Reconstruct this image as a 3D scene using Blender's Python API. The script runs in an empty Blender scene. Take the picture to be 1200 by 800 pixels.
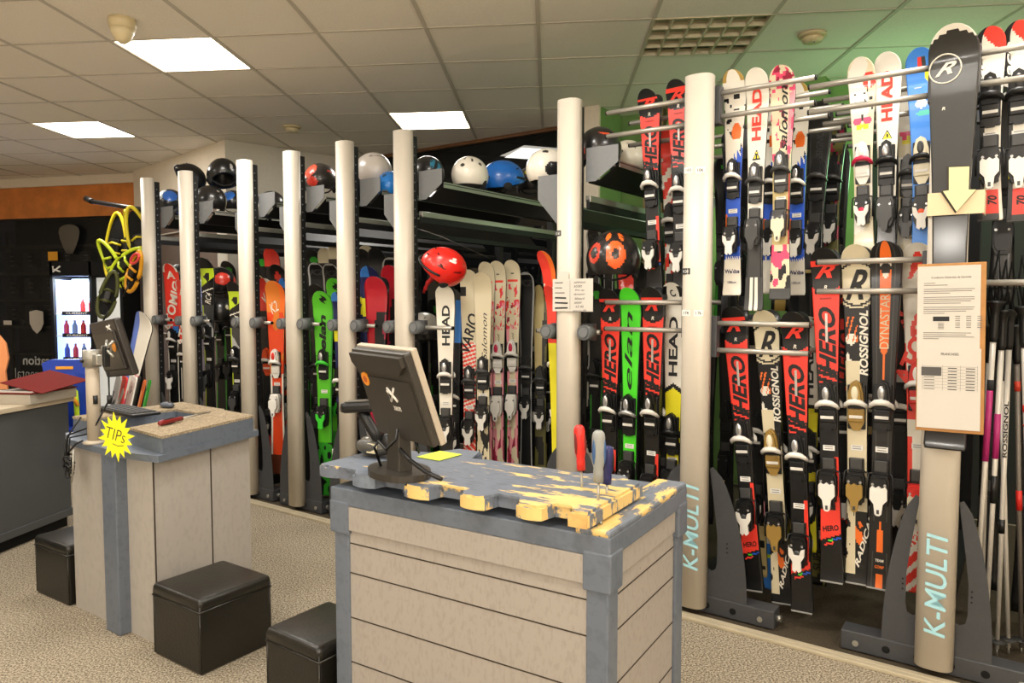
import bpy, bmesh, math, random
from mathutils import Vector, Matrix
PI = math.pi
random.seed(4)
SC = bpy.context.scene
COL = SC.collection
# ------------------------------------------------------------------ camera and the rack's own axes
FPX = 850.0; EYE = 1.55; PITCH = math.atan(48 / FPX); CEIL = EYE + 1.67
U = Vector((0.815417, -0.578873, 0)); W = Vector((0.578873, 0.815417, 0)); R0 = Vector((1.776135, 2.898344, 0))
def ray(px, py):
    x = (px - 600) / FPX; y = (400 - py) / FPX
    return Vector((x, y * math.sin(PITCH) + math.cos(PITCH), y * math.cos(PITCH) - math.sin(PITCH)))
CAMP = Vector((0, 0, EYE))
def at_z(px, py, z):
    d = ray(px, py); return CAMP + d * ((z - EYE) / d.z)
def at_y(px, py, y):
    d = ray(px, py); return CAMP + d * (y / d.y)
def at_w(px, py, w):                      # where a sight line meets the upright plane w metres behind the rack front
    d = ray(px, py); return CAMP + d * ((w + R0.dot(W)) / d.dot(W))
def at_u(px, py, u):
    d = ray(px, py); return CAMP + d * ((u + R0.dot(U)) / d.dot(U))
def uw(u, w, z=0.0): return R0 + U * u + W * w + Vector((0, 0, z))
def to_uw(p): q = p - R0; return (q.dot(U), q.dot(W), p.z)
RZ = math.atan2(U.y, U.x)                 # rack heading

# ------------------------------------------------------------------ materials
def s2l(c):
    return c / 12.92 if c <= 0.04045 else ((c + 0.055) / 1.055) ** 2.4
def rgb(r, g, b): return (s2l(r / 255), s2l(g / 255), s2l(b / 255), 1.0)
MATS = {}
def mat(name, col, rough=0.5, metal=0.0, spec=0.5, noise=None, bump=None, coat=0.0, emit=None):
    """principled; noise=(scale, amount) varies the colour, bump=(scale, strength)"""
    if name in MATS: return MATS[name]
    m = bpy.data.materials.new(name); m.use_nodes = True
    nt = m.node_tree; b = nt.nodes['Principled BSDF']
    c = rgb(*col)
    b.inputs['Base Color'].default_value = c
    b.inputs['Roughness'].default_value = rough
    b.inputs['Metallic'].default_value = metal
    b.inputs['Specular IOR Level'].default_value = spec
    b.inputs['Coat Weight'].default_value = coat
    b.inputs['Coat Roughness'].default_value = 0.15
    if emit:
        b.inputs['Emission Color'].default_value = c; b.inputs['Emission Strength'].default_value = emit
    tc = None
    if noise or bump:
        tc = nt.nodes.new('ShaderNodeTexCoord')
    if noise:
        n = nt.nodes.new('ShaderNodeTexNoise'); n.inputs['Scale'].default_value = noise[0]; n.inputs['Detail'].default_value = 4
        nt.links.new(tc.outputs['Object'], n.inputs['Vector'])
        r = nt.nodes.new('ShaderNodeValToRGB')
        k = noise[1]
        r.color_ramp.elements[0].position = 0.3; r.color_ramp.elements[1].position = 0.7
        r.color_ramp.elements[0].color = tuple(min(1, v * (1 - k)) for v in c[:3]) + (1,)
        r.color_ramp.elements[1].color = tuple(min(1, v * (1 + k)) for v in c[:3]) + (1,)
        nt.links.new(n.outputs['Fac'], r.inputs['Fac']); nt.links.new(r.outputs['Color'], b.inputs['Base Color'])
    if bump:
        n2 = nt.nodes.new('ShaderNodeTexNoise'); n2.inputs['Scale'].default_value = bump[0]; n2.inputs['Detail'].default_value = 3
        nt.links.new(tc.outputs['Object'], n2.inputs['Vector'])
        bp = nt.nodes.new('ShaderNodeBump'); bp.inputs['Strength'].default_value = bump[1]; bp.inputs['Distance'].default_value = 0.01
        nt.links.new(n2.outputs['Fac'], bp.inputs['Height']); nt.links.new(bp.outputs['Normal'], b.inputs['Normal'])
    MATS[name] = m
    return m
def paint_mat(name, rough, coat=0.0, spec=0.5):
    m = bpy.data.materials.new(name); m.use_nodes = True
    nt = m.node_tree; b = nt.nodes['Principled BSDF']
    a = nt.nodes.new('ShaderNodeVertexColor'); a.layer_name = 'design'
    nt.links.new(a.outputs['Color'], b.inputs['Base Color'])
    b.inputs['Roughness'].default_value = rough; b.inputs['Coat Weight'].default_value = coat; b.inputs['Specular IOR Level'].default_value = spec
    b.inputs['Coat Roughness'].default_value = 0.12
    return m
TOPSHEET = paint_mat('printed_topsheet', 0.38, 0.25)
SHELL = paint_mat('moulded_shell', 0.32, 0.3)

# ------------------------------------------------------------------ mesh building
class MB:
    def __init__(self): self.bm = bmesh.new(); self.mats = []
    def mi(self, m):
        if m is None: return 0
        if m not in self.mats: self.mats.append(m)
        return self.mats.index(m)
    def _merge(self, tmp, M, m, smooth):
        if M is not None: bmesh.ops.transform(tmp, matrix=M, verts=tmp.verts)
        k = self.mi(m); vm = {}
        for v in tmp.verts: vm[v] = self.bm.verts.new(v.co)
        for f in tmp.faces:
            try: g = self.bm.faces.new([vm[v] for v in f.verts])
            except ValueError: continue
            g.material_index = k; g.smooth = smooth
        tmp.free()
    def box(self, c, s, m, bev=0.0, rot=None, taper=None, seg=2, smooth=False):
        """c centre, s full sizes, rot Euler tuple, taper (x,y) scale of the top face"""
        t = bmesh.new(); bmesh.ops.create_cube(t, size=1.0)
        for v in t.verts:
            if taper and v.co.z > 0: v.co.x *= taper[0]; v.co.y *= taper[1]
            v.co.x *= s[0]; v.co.y *= s[1]; v.co.z *= s[2]
        if bev: bmesh.ops.bevel(t, geom=list(t.edges), offset=bev, segments=seg, affect='EDGES', profile=0.5)
        M = Matrix.Translation(c)
        if rot is not None: M = M @ (rot if isinstance(rot, Matrix) else Matrix.Rotation(rot[2], 4, 'Z') @ Matrix.Rotation(rot[1], 4, 'Y') @ Matrix.Rotation(rot[0], 4, 'X'))
        self._merge(t, M, m, smooth); return self
    def cyl(self, a, b, r, m, seg=12, r2=None, cap=True, smooth=True):
        a = Vector(a); b = Vector(b); d = b - a
        t = bmesh.new(); bmesh.ops.create_cone(t, cap_ends=cap, segments=seg, radius1=r, radius2=r if r2 is None else r2, depth=d.length)
        M = Matrix.Translation((a + b) / 2) @ d.to_track_quat('Z', 'Y').to_matrix().to_4x4()
        k = len(self.bm.faces); self._merge(t, M, m, smooth)
        if smooth:
            self.bm.faces.ensure_lookup_table()
            for f in self.bm.faces[k:]:
                if len(f.verts) > 4: f.smooth = False
        return self
    def tube(self, pts, r, m, seg=8, closed=False):
        pts = [Vector(p) for p in pts]; n = len(pts); rings = []; k = self.mi(m)
        for i, p in enumerate(pts):
            if closed: d = pts[(i + 1) % n] - pts[i - 1]
            else: d = pts[min(i + 1, n - 1)] - pts[max(i - 1, 0)]
            q = d.to_track_quat('Z', 'Y')
            rr = r[i] if isinstance(r, (list, tuple)) else r
            rings.append([self.bm.verts.new(p + q @ Vector((rr * math.cos(2 * PI * j / seg), rr * math.sin(2 * PI * j / seg), 0))) for j in range(seg)])
        for i in range(n if closed else n - 1):
            A = rings[i]; B = rings[(i + 1) % n]
            for j in range(seg):
                try:
                    f = self.bm.faces.new([A[j], A[(j + 1) % seg], B[(j + 1) % seg], B[j]]); f.smooth = True; f.material_index = k
                except ValueError: pass
        if not closed:
            for R, rev in ((rings[0], True), (rings[-1], False)):
                f = self.bm.faces.new(R[::-1] if rev else R); f.material_index = k
        return self
    def prism(self, poly, y0, y1, m, M=None, plane='XZ', smooth=False):
        """polygon in plane XZ (or XY, YZ) swept between y0 and y1 along the third axis"""
        def P(a, b, c): return Vector((a, c, b)) if plane == 'XZ' else (Vector((a, b, c)) if plane == 'XY' else Vector((c, a, b)))
        t = bmesh.new()
        A = [t.verts.new(P(a, b, y0)) for a, b in poly]; B = [t.verts.new(P(a, b, y1)) for a, b in poly]
        n = len(poly)
        t.faces.new(A); t.faces.new(B[::-1])
        for i in range(n): t.faces.new([A[i], B[i], B[(i + 1) % n], A[(i + 1) % n]])
        bmesh.ops.recalc_face_normals(t, faces=t.faces)
        self._merge(t, M, m, smooth); return self
    def ell(self, c, r, m, seg=20, rings=12, M=None):
        t = bmesh.new(); bmesh.ops.create_uvsphere(t, u_segments=seg, v_segments=rings, radius=1.0)
        Q = Matrix.Translation(c) @ (M if M is not None else Matrix.Identity(4)) @ Matrix.Diagonal((r[0], r[1], r[2], 1))
        self._merge(t, Q, m, True); return self
    def lathe(self, prof, c, m, seg=24, M=None):
        """profile of (radius, z)"""
        t = bmesh.new(); rings = []
        for r, z in prof: rings.append([t.verts.new((r * math.cos(2 * PI * j / seg), r * math.sin(2 * PI * j / seg), z)) for j in range(seg)])
        for i in range(len(prof) - 1):
            for j in range(seg): t.faces.new([rings[i][j], rings[i][(j + 1) % seg], rings[i + 1][(j + 1) % seg], rings[i + 1][j]])
        t.faces.new(rings[0][::-1]); t.faces.new(rings[-1])
        Q = Matrix.Translation(c) @ (M if M is not None else Matrix.Identity(4))
        self._merge(t, Q, m, True); return self
    def quad(self, pts, m):
        k = self.mi(m); f = self.bm.faces.new([self.bm.verts.new(p) for p in pts]); f.material_index = k; return self
    def build(self, name, parent=None, loc=None, recalc=True):
        me = bpy.data.meshes.new(name)
        if recalc: bmesh.ops.recalc_face_normals(self.bm, faces=self.bm.faces)
        self.bm.to_mesh(me); self.bm.free()
        for m in self.mats: me.materials.append(m)
        return link(name, me, parent, loc)
def link(name, me, parent=None, loc=None):
    o = bpy.data.objects.new(name, me); COL.objects.link(o)
    if parent is not None: o.parent = parent
    if loc is not None: o.location = loc
    return o
def tag(o, label=None, cat=None, group=None, kind=None):
    if label: o['label'] = label
    if cat: o['category'] = cat
    if group: o['group'] = group
    if kind: o['kind'] = kind
    return o
def thing(name, label, cat, loc=(0, 0, 0), rz=0.0, group=None, M=None):
    o = bpy.data.objects.new(name, None); COL.objects.link(o); o.empty_display_size = 0.1
    if M is not None: o.matrix_world = M
    else: o.location = loc; o.rotation_euler = (0, 0, rz)
    return tag(o, label, cat, group)
def struct(o): o['kind'] = 'structure'; return o
def frame(loc, rz): return Matrix.Translation(loc) @ Matrix.Rotation(rz, 4, 'Z')
# ------------------------------------------------------------------ lettering as thin raised mesh
_TXT = {}
def text_mesh(s, bold=0.0, shear=0.0, thick=0.001):
    k = (s, bold, shear)
    if k in _TXT: return _TXT[k]
    cu = bpy.data.curves.new('lettering', 'FONT'); cu.body = s; cu.offset = bold; cu.shear = shear; cu.resolution_u = 3
    o = bpy.data.objects.new('lettering', cu); COL.objects.link(o)
    dg = bpy.context.evaluated_depsgraph_get(); dg.update()
    me = bpy.data.meshes.new_from_object(o.evaluated_get(dg))
    bpy.data.objects.remove(o); bpy.data.curves.remove(cu)
    vs = [v.co for v in me.vertices]
    if vs:
        x0 = min(v.x for v in vs); x1 = max(v.x for v in vs); y0 = min(v.y for v in vs); y1 = max(v.y for v in vs)
        for v in me.vertices:
            v.co.x = (v.co.x - (x0 + x1) / 2) / max(x1 - x0, 1e-6); v.co.y = (v.co.y - (y0 + y1) / 2) / max(y1 - y0, 1e-6)
    me.materials.clear()
    _TXT[k] = me
    return me
def lettering(parent, items, name='lettering', recv=None):
    """items: (string, centre (3), length, height, xdir, ydir, material, bold, shear[, mirror]) merged into one mesh"""
    mb = MB()
    for it in items:
        s, c, ln, h, xd, yd, m, bold, shear = it[:9]
        me = text_mesh(s, bold, shear)
        xd = Vector(xd).normalized(); yd = Vector(yd).normalized(); c = Vector(c); k = mb.mi(m)
        n = xd.cross(yd)
        vm = [mb.bm.verts.new(c + xd * (v.co.x * ln) + yd * (v.co.y * h)) for v in me.vertices]
        for p in me.polygons:
            try: f = mb.bm.faces.new([vm[i] for i in p.vertices]); f.material_index = k
            except ValueError: pass
    return mb.build(name, parent, recalc=False)
# ------------------------------------------------------------------ common materials
ALU = mat('brushed_aluminium', (206, 197, 182), 0.45, 0.06, noise=(3, 0.04))
DKSTEEL = mat('dark_powder_steel', (70, 71, 74), 0.5, 0.25, noise=(60, 0.05))
MIDSTEEL = mat('grey_powder_steel', (120, 122, 124), 0.5, 0.2, noise=(40, 0.04))
LTSTEEL = mat('zinc_steel', (170, 168, 160), 0.35, 0.7)
RODM = mat('rod_steel', (175, 170, 160), 0.35, 0.5)
BLACK = mat('black_plastic', (15, 15, 16), 0.4)
BLACKM = mat('matt_black', (13, 13, 13), 0.8, 0, .3)
RUBBER = mat('grey_rubber', (92, 95, 96), 0.6)
WHITE = mat('white_plastic', (228, 224, 216), 0.4)
SILVER = mat('chrome_plastic', (190, 190, 190), 0.25, 0.7)
RED = mat('red_plastic', (214, 42, 34), 0.4)
PAPER = mat('paper_white', (206, 200, 190), 0.85, 0, .2)
INK = mat('printed_ink', (40, 40, 42), 0.8)
GREYINK = mat('grey_ink', (112, 110, 106), 0.8)
# ------------------------------------------------------------------ floor: speckled carpet
def carpet():
    m = bpy.data.materials.new('speckled_carpet'); m.use_nodes = True; nt = m.node_tree; b = nt.nodes['Principled BSDF']
    tc = nt.nodes.new('ShaderNodeTexCoord')
    n = nt.nodes.new('ShaderNodeTexNoise'); n.inputs['Scale'].default_value = 120; n.inputs['Detail'].default_value = 4; n.inputs['Roughness'].default_value = 0.75
    nt.links.new(tc.outputs['Object'], n.inputs['Vector'])
    r = nt.nodes.new('ShaderNodeValToRGB'); e = r.color_ramp.elements
    e[0].position = 0.40; e[0].color = rgb(96, 85, 70); e[1].position = 0.59; e[1].color = rgb(208, 196, 174)
    k = e.new(0.5); k.color = rgb(158, 146, 126)
    nt.links.new(n.outputs['Fac'], r.inputs['Fac'])
    n2 = nt.nodes.new('ShaderNodeTexNoise'); n2.inputs['Scale'].default_value = 1.7; n2.inputs['Detail'].default_value = 5
    nt.links.new(tc.outputs['Object'], n2.inputs['Vector'])
    mx = nt.nodes.new('ShaderNodeMix'); mx.data_type = 'RGBA'; mx.blend_type = 'MULTIPLY'; mx.inputs[0].default_value = 0.35
    nt.links.new(r.outputs['Color'], mx.inputs[6]); nt.links.new(n2.outputs['Fac'], mx.inputs[7]); nt.links.new(mx.outputs[2], b.inputs['Base Color'])
    b.inputs['Roughness'].default_value = 0.95; b.inputs['Specular IOR Level'].default_value = 0.1
    bp = nt.nodes.new('ShaderNodeBump'); bp.inputs['Strength'].default_value = 0.6; bp.inputs['Distance'].default_value = 0.006
    nt.links.new(n.outputs['Fac'], bp.inputs['Height']); nt.links.new(bp.outputs['Normal'], b.inputs['Normal'])
    return m
mb = MB(); mb.box((-1.5, 3.5, -0.05), (17, 17, 0.1), carpet()); struct(mb.build('floor'))
mb = MB(); mb.box((-2.3, 1.29, 0.002), (8.6, 2.64, 0.004), mat('dark_brown_floor', (74, 66, 54), .95, 0, .1, noise=(170, .3), bump=(170, .4))); o = struct(mb.build('floor_rack_bay')); o.matrix_world = frame(R0, RZ)  # thin darker slab over the floor inside the rack bay
# floor rail of the sliding racks
RAILM = mat('rail_beige', (190, 178, 152), 0.5, 0.2, noise=(8, 0.08))
mb = MB()
for w0, w1 in ((-0.10, -0.075), (-0.068, -0.035)):
    mb.box((-2.4, (w0 + w1) / 2, 0.008), (8.6, w1 - w0, 0.016), RAILM, 0.003)
o = struct(mb.build('trim_1')); o.matrix_world = frame(R0, RZ)
# ------------------------------------------------------------------ ceiling: tiles and T-bars
TILEM = mat('ceiling_tile', (242, 235, 221), 0.95, 0, 0.1, noise=(140, 0.06), bump=(180, 0.25))
TBAR = mat('ceiling_tbar', (196, 188, 172), 0.6)
CO = Vector((0.157, 4.478, CEIL)); B1 = Vector((math.cos(math.radians(6.1)), -math.sin(math.radians(6.1)), 0)) * 0.69
a3 = math.radians(3.03); B2 = Vector((math.sin(a3), math.cos(a3), 0)) * 0.65
def cell(i, j, dz=0.0): return CO + B1 * i + B2 * j + Vector((0, 0, dz))
LIT = [(-4, 0), (-7, 3), (-2, 3), (-1, -3), (2, -3), (-4, -3), (-1, -6), (3, -6), (-5, -6), (-8, -1), (5, -1), (5, 4)]  # labelled panels are in view; the others are added unseen as fill light
LOUV = (1, 0)
mb = MB()
holes = set(LIT) | {LOUV}
for i in range(-13, 9):
    for j in range(-11, 11):
        if (i, j) in holes: continue
        dz = 0.002 * math.sin(i * 3.7 + j * 5.1)
        mb.quad([cell(i, j, dz), cell(i, j + 1, dz), cell(i + 1, j + 1, dz), cell(i + 1, j, dz)], TILEM)
mb.quad([cell(-14, -12, 0.12), cell(-14, 12, 0.12), cell(10, 12, 0.12), cell(10, -12, 0.12)], TBAR)
struct(mb.build('ceiling', recalc=False))
mb = MB()
def bar(p, q, wd, h):
    d = (q - p); ang = math.atan2(d.y, d.x); c = (p + q) / 2
    mb.box((c.x, c.y, CEIL - h / 2), (d.length, wd, h), TBAR, rot=(0, 0, ang))
for i in range(-13, 10): bar(cell(i, -11), cell(i, 11), 0.024, 0.006)
for j in range(-11, 12): bar(cell(-13, j), cell(9, j), 0.018, 0.004)
struct(mb.build('trim_2'))
# lit panels
PANEL = bpy.data.materials.new('lit_diffuser'); PANEL.use_nodes = True
_nt = PANEL.node_tree; _b = _nt.nodes['Principled BSDF']; _b.inputs['Base Color'].default_value = rgb(250, 246, 236)
_b.inputs['Emission Color'].default_value = (1.0, 0.93, 0.80, 1); _b.inputs['Emission Strength'].default_value = 7.5
PLAB = {(-4, 0): 'lit square ceiling panel nearest the camera, beside the motion sensor', (-7, 3): 'lit square ceiling panel at the far left of the room', (-2, 3): 'lit square ceiling panel above the tall ski posts near the dark back window'}
for (i, j) in LIT:
    c = cell(i + .5, j + .5)
    t = thing('ceiling_light', PLAB.get((i, j), 'lit square ceiling panel added out of view to brighten the room'), 'ceiling light', c, group='lit ceiling panels')
    def L(v, dz): p = cell(*v) - c; return (p.x, p.y, dz)
    mb = MB(); e = 0.03
    mb.quad([L((i + e, j + e), -0.002), L((i + e, j + 1 - e), -0.002), L((i + 1 - e, j + 1 - e), -0.002), L((i + 1 - e, j + e), -0.002)], PANEL)
    mb.build('diffuser', t, recalc=False)
    mb = MB()
    cs = [(i, j), (i + 1, j), (i + 1, j + 1), (i, j + 1)]
    for k in range(4):
        a = Vector(L(cs[k], 0.03)); b = Vector(L(cs[(k + 1) % 4], 0.03)); d = b - a
        mb.box((a + b) / 2 , (d.length, 0.03, 0.06), TBAR, rot=(0, 0, math.atan2(d.y, d.x)))
    mb.build('frame', t)
# unlit louvre panel
c = cell(LOUV[0] + .5, LOUV[1] + .5)
t = thing('ceiling_light', 'unlit egg-crate louvre panel in the ceiling near the green area', 'ceiling light', c)
LOUVM = mat('louvre_cream', (204, 194, 164), 0.5)
mb = MB(); i, j = LOUV
for k in range(0, 7):
    a = cell(i + k / 6, j) - c; b = cell(i + k / 6, j + 1) - c; d = b - a
    mb.box(((a + b) / 2) + Vector((0, 0, 0.012)), (d.length, 0.012, 0.04), LOUVM, rot=(0, 0, math.atan2(d.y, d.x)))
for k in range(0, 5):
    a = cell(i, j + k / 4) - c; b = cell(i + 1, j + k / 4) - c; d = b - a
    mb.box(((a + b) / 2) + Vector((0, 0, 0.012)), (d.length, 0.012, 0.04), LOUVM, rot=(0, 0, math.atan2(d.y, d.x)))
mb.build('louvre', t)
mb = MB(); mb.quad([cell(i, j, .05) - c, cell(i, j + 1, .05) - c, cell(i + 1, j + 1, .05) - c, cell(i + 1, j, .05) - c], mat('louvre_back', (190, 180, 150), 0.8)); mb.build('back_panel', t, recalc=False)
# detectors
CREAM = mat('cream_plastic', (206, 190, 150), 0.45)
p = at_z(143, 22, CEIL)
t = thing('motion_sensor', 'cream wedge-shaped motion sensor on the ceiling', 'sensor', p)
mb = MB(); mb.lathe([(0.075, 0.0), (0.078, -0.03), (0.07, -0.06)], (0, 0, 0), CREAM); mb.build('base', t)
mb = MB(); mb.lathe([(0.07, -0.06), (0.06, -0.09), (0.042, -0.125), (0.015, -0.145)], (0, 0, 0), CREAM); mb.build('lens', t)
for q, lab in (((342, 148), 'small round smoke detector on the ceiling near the white wall corner'), ((952, 40), 'round smoke detector on the green-tinged ceiling at the right')):
    p = at_z(*q, CEIL)
    t = thing('smoke_detector', lab, 'smoke detector', p)
    mb = MB(); mb.lathe([(0.085, 0.0), (0.085, -0.014), (0.07, -0.018)], (0, 0, 0), CREAM); mb.build('base', t)
    mb = MB(); mb.lathe([(0.06, -0.018), (0.066, -0.03), (0.055, -0.05), (0.03, -0.056)], (0, 0, 0), CREAM); mb.build('cap', t)
    mb = MB(); mb.cyl((0.0, -0.03, -0.052), (0.0, -0.03, -0.062), 0.006, SILVER, 8); mb.build('indicator', t)
# ------------------------------------------------------------------ walls
WALLM = mat('warm_white_wall', (226, 214, 194), 0.85, 0, 0.2, noise=(30, 0.03), bump=(60, 0.1))
GREYW = mat('grey_white_wall', (206, 200, 186), 0.85, 0, 0.2, noise=(30, 0.03))
GREENW = mat('green_painted_wall', (124, 158, 96), 0.8, 0, 0.2, noise=(12, 0.05))
def wallseg(name, p, q, z0, z1, th, m, side=1):
    d = q - p; n = Vector((-d.y, d.x, 0)).normalized() * side; c = (p + q) / 2 + n * th / 2
    mb = MB(); mb.box((c.x, c.y, (z0 + z1) / 2), (d.length, th, z1 - z0), m, rot=(0, 0, math.atan2(d.y, d.x)))
    return struct(mb.build(name))
C1 = Vector((-2.98, 7.63, 0)); C2 = Vector((-4.90, 9.49, 0)); C3 = Vector((-1.90, 8.68, 0))
# bulkhead above the mirror wall (left) and the side wall running back
d12 = (C2 - C1).normalized()
wallseg('wall_left', C1, C2, 2.70, CEIL, 0.3, WALLM, -1)
MIRR = mat('mauve_panel', (118, 104, 96), 0.12, 0.0, 0.6)
wallseg('wall_panel', C1 - Vector((0, 0, 0)) + Vector((-.02, .05, 0)), C2 + Vector((0.02, 0.05, 0)), 0.0, 2.70, 0.25, MIRR, -1)
mb = MB(); mb.box((C1.x, C1.y + .02, 1.35), (0.035, 0.035, 2.70), ALU, 0.004, rot=(0, 0, RZ)); 
for k, zz in enumerate((1.15, 2.35)):
    c = (C1 + C2) / 2; mb.box((c.x - .01, c.y + .03, zz), ((C2 - C1).length, 0.02, 0.012), ALU, rot=(0, 0, math.atan2(d12.y, d12.x)))
struct(mb.build('trim_3'))
wallseg('wall_side', C1 + Vector((0, 0, 0)), C3, 0.0, CEIL, 0.25, GREYW, 1)
# back wall: dark night windows under a wooden head, then green
DARKG = mat('night_glass', (8, 9, 10), 0.02, 0.0, 0.6)
BW0 = uw(-6.4, 2.66); BW1 = uw(-2.85, 2.66); BW2 = uw(2.6, 2.66)
wallseg('window_1', BW0, BW1, 0.0, CEIL - 0.03, 0.1, DARKG, 1)
WOODB = mat('varnished_wood', (112, 74, 44), 0.35, 0, 0.5, noise=(9, 0.25))
mb = MB(); c = (BW0 + BW1) / 2 - W * 0.02; mb.box((c.x, c.y, CEIL - 0.02), ((BW1 - BW0).length, 0.05, 0.03), WOODB, rot=(0, 0, RZ)); struct(mb.build('trim_4'))
BWm = uw(-.85, 2.66)
wallseg('wall_back', BW1, BWm, 0.0, CEIL, 0.1, GREENW, 1)
wallseg('wall_back', BWm, BW2, 0.0, CEIL, 0.1, mat('charcoal_wall', (44, 46, 42), .9), 1)
mb = MB()
mb.box((-2.93, 2.42, CEIL / 2), (0.20, 0.44, CEIL), GREENW, 0)
mb.box((-3.035, 2.40, CEIL / 2), (0.03, 0.44, CEIL), WALLM, 0); mb.box((-2.93, 2.19, CEIL / 2), (0.238, 0.03, CEIL), WALLM, 0)
mb.box((-2.2, 2.6, CEIL / 2), (0.28, 0.12, CEIL), GREENW, 0); mb.box((-2.5, 2.62, CEIL / 2), (0.18, 0.06, CEIL), mat('tan_wall', (150, 130, 96), .8), 0)
mb.box((-1.2, 2.55, CEIL / 2), (0.3, 0.2, CEIL), GREENW, 0)
o = struct(mb.build('wall_pilasters')); o.matrix_world = frame(R0, RZ)
wallseg('wall_right', uw(2.6, 2.7), uw(2.6, -7.5), 0, CEIL, 0.1, WALLM, -1)
wallseg('wall_front', Vector((-8.5, -3.6, 0)), Vector((5.5, -3.6, 0)), 0, CEIL, 0.1, WALLM, -1)
wallseg('wall_outer', Vector((-8.2, -3.6, 0)), Vector((-8.2, 11, 0)), 0, CEIL, 0.1, WALLM, 1)
# far left wall: white strip, wooden head, dark window
F0 = Vector((-8.2, 10.46, 0)); F1 = Vector((-4.86, 9.62, 0)); dF = (F1 - F0).normalized(); aF = math.atan2(dF.y, dF.x)
def fbox(mb, z0, z1, off, th, m):
    c = (F0 + F1) / 2 + Vector((-dF.y, dF.x, 0)) * (off + th / 2)
    mb.box((c.x, c.y, (z0 + z1) / 2), ((F1 - F0).length, th, z1 - z0), m, rot=(0, 0, aF))
mb = MB(); fbox(mb, CEIL - 0.12, CEIL, -0.03, 0.2, WALLM); struct(mb.build('trim_5'))
PINE = mat('orange_pine_board', (206, 124, 56), 0.3, 0, 0.5, noise=(5, 0.22), coat=0.4)
mb = MB(); fbox(mb, CEIL - 0.54, CEIL - 0.12, 0.0, 0.2, PINE); struct(mb.build('trim_6'))
def glass_mat():
    m = bpy.data.materials.new('window_glass'); m.use_nodes = True; nt = m.node_tree; b = nt.nodes['Principled BSDF']
    b.inputs['Base Color'].default_value = rgb(30, 32, 34); b.inputs['Roughness'].default_value = 0.02
    b.inputs['Alpha'].default_value = 0.45
    return m
mb = MB(); fbox(mb, 0.0, CEIL - 0.54, 0.03, 0.01, glass_mat()); struct(mb.build('window_2'))
mb = MB(); fbox(mb, 0.0, CEIL, 1.2, 0.1, mat('night_wall', (26, 26, 28), 0.9)); struct(mb.build('wall_beyond'))
mb = MB()
c = F0 + dF * 0.02; mb.box((c.x, c.y, 1.3), (0.06, 0.08, 2.6), BLACKM, rot=(0, 0, aF)); c = F1; mb.box((c.x, c.y, 1.3), (0.05, 0.08, 2.6), ALU, rot=(0, 0, aF))
struct(mb.build('trim_7'))
# ------------------------------------------------------------------ sliding ski rack carriages
BKSTEEL = mat('black_powder_steel', (26, 26, 28), 0.5, 0.2)
def holes_mat():
    return BLACKM
CYAN = mat('cyan_lettering', (166, 216, 226), 0.6)
LABELM = mat('white_sticker', (232, 230, 224), 0.6)
DKLABEL = mat('dark_sticker', (52, 54, 56), 0.5)
def arc_fin(side, wbot, ztop):
    """curved guard blade beside the post: wide at the floor, a point at the top, a slot next to the post"""
    pts = []
    n = 14
    for k in range(n + 1):                       # outer edge, bottom to tip
        f = k / n
        z = 0.075 + (ztop - 0.075) * f
        x = 0.085 + (wbot - 0.085) * math.cos(f * PI / 2) ** 0.62
        pts.append((side * x, z))
    inner = [(side * 0.07, ztop - 0.01), (side * 0.098, 0.52), (side * 0.112, 0.40), (side * 0.112, 0.27), (side * 0.105, 0.235), (side * 0.085, 0.225), (side * 0.05, 0.24), (side * 0.05, 0.075)]
    return pts + inner
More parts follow.
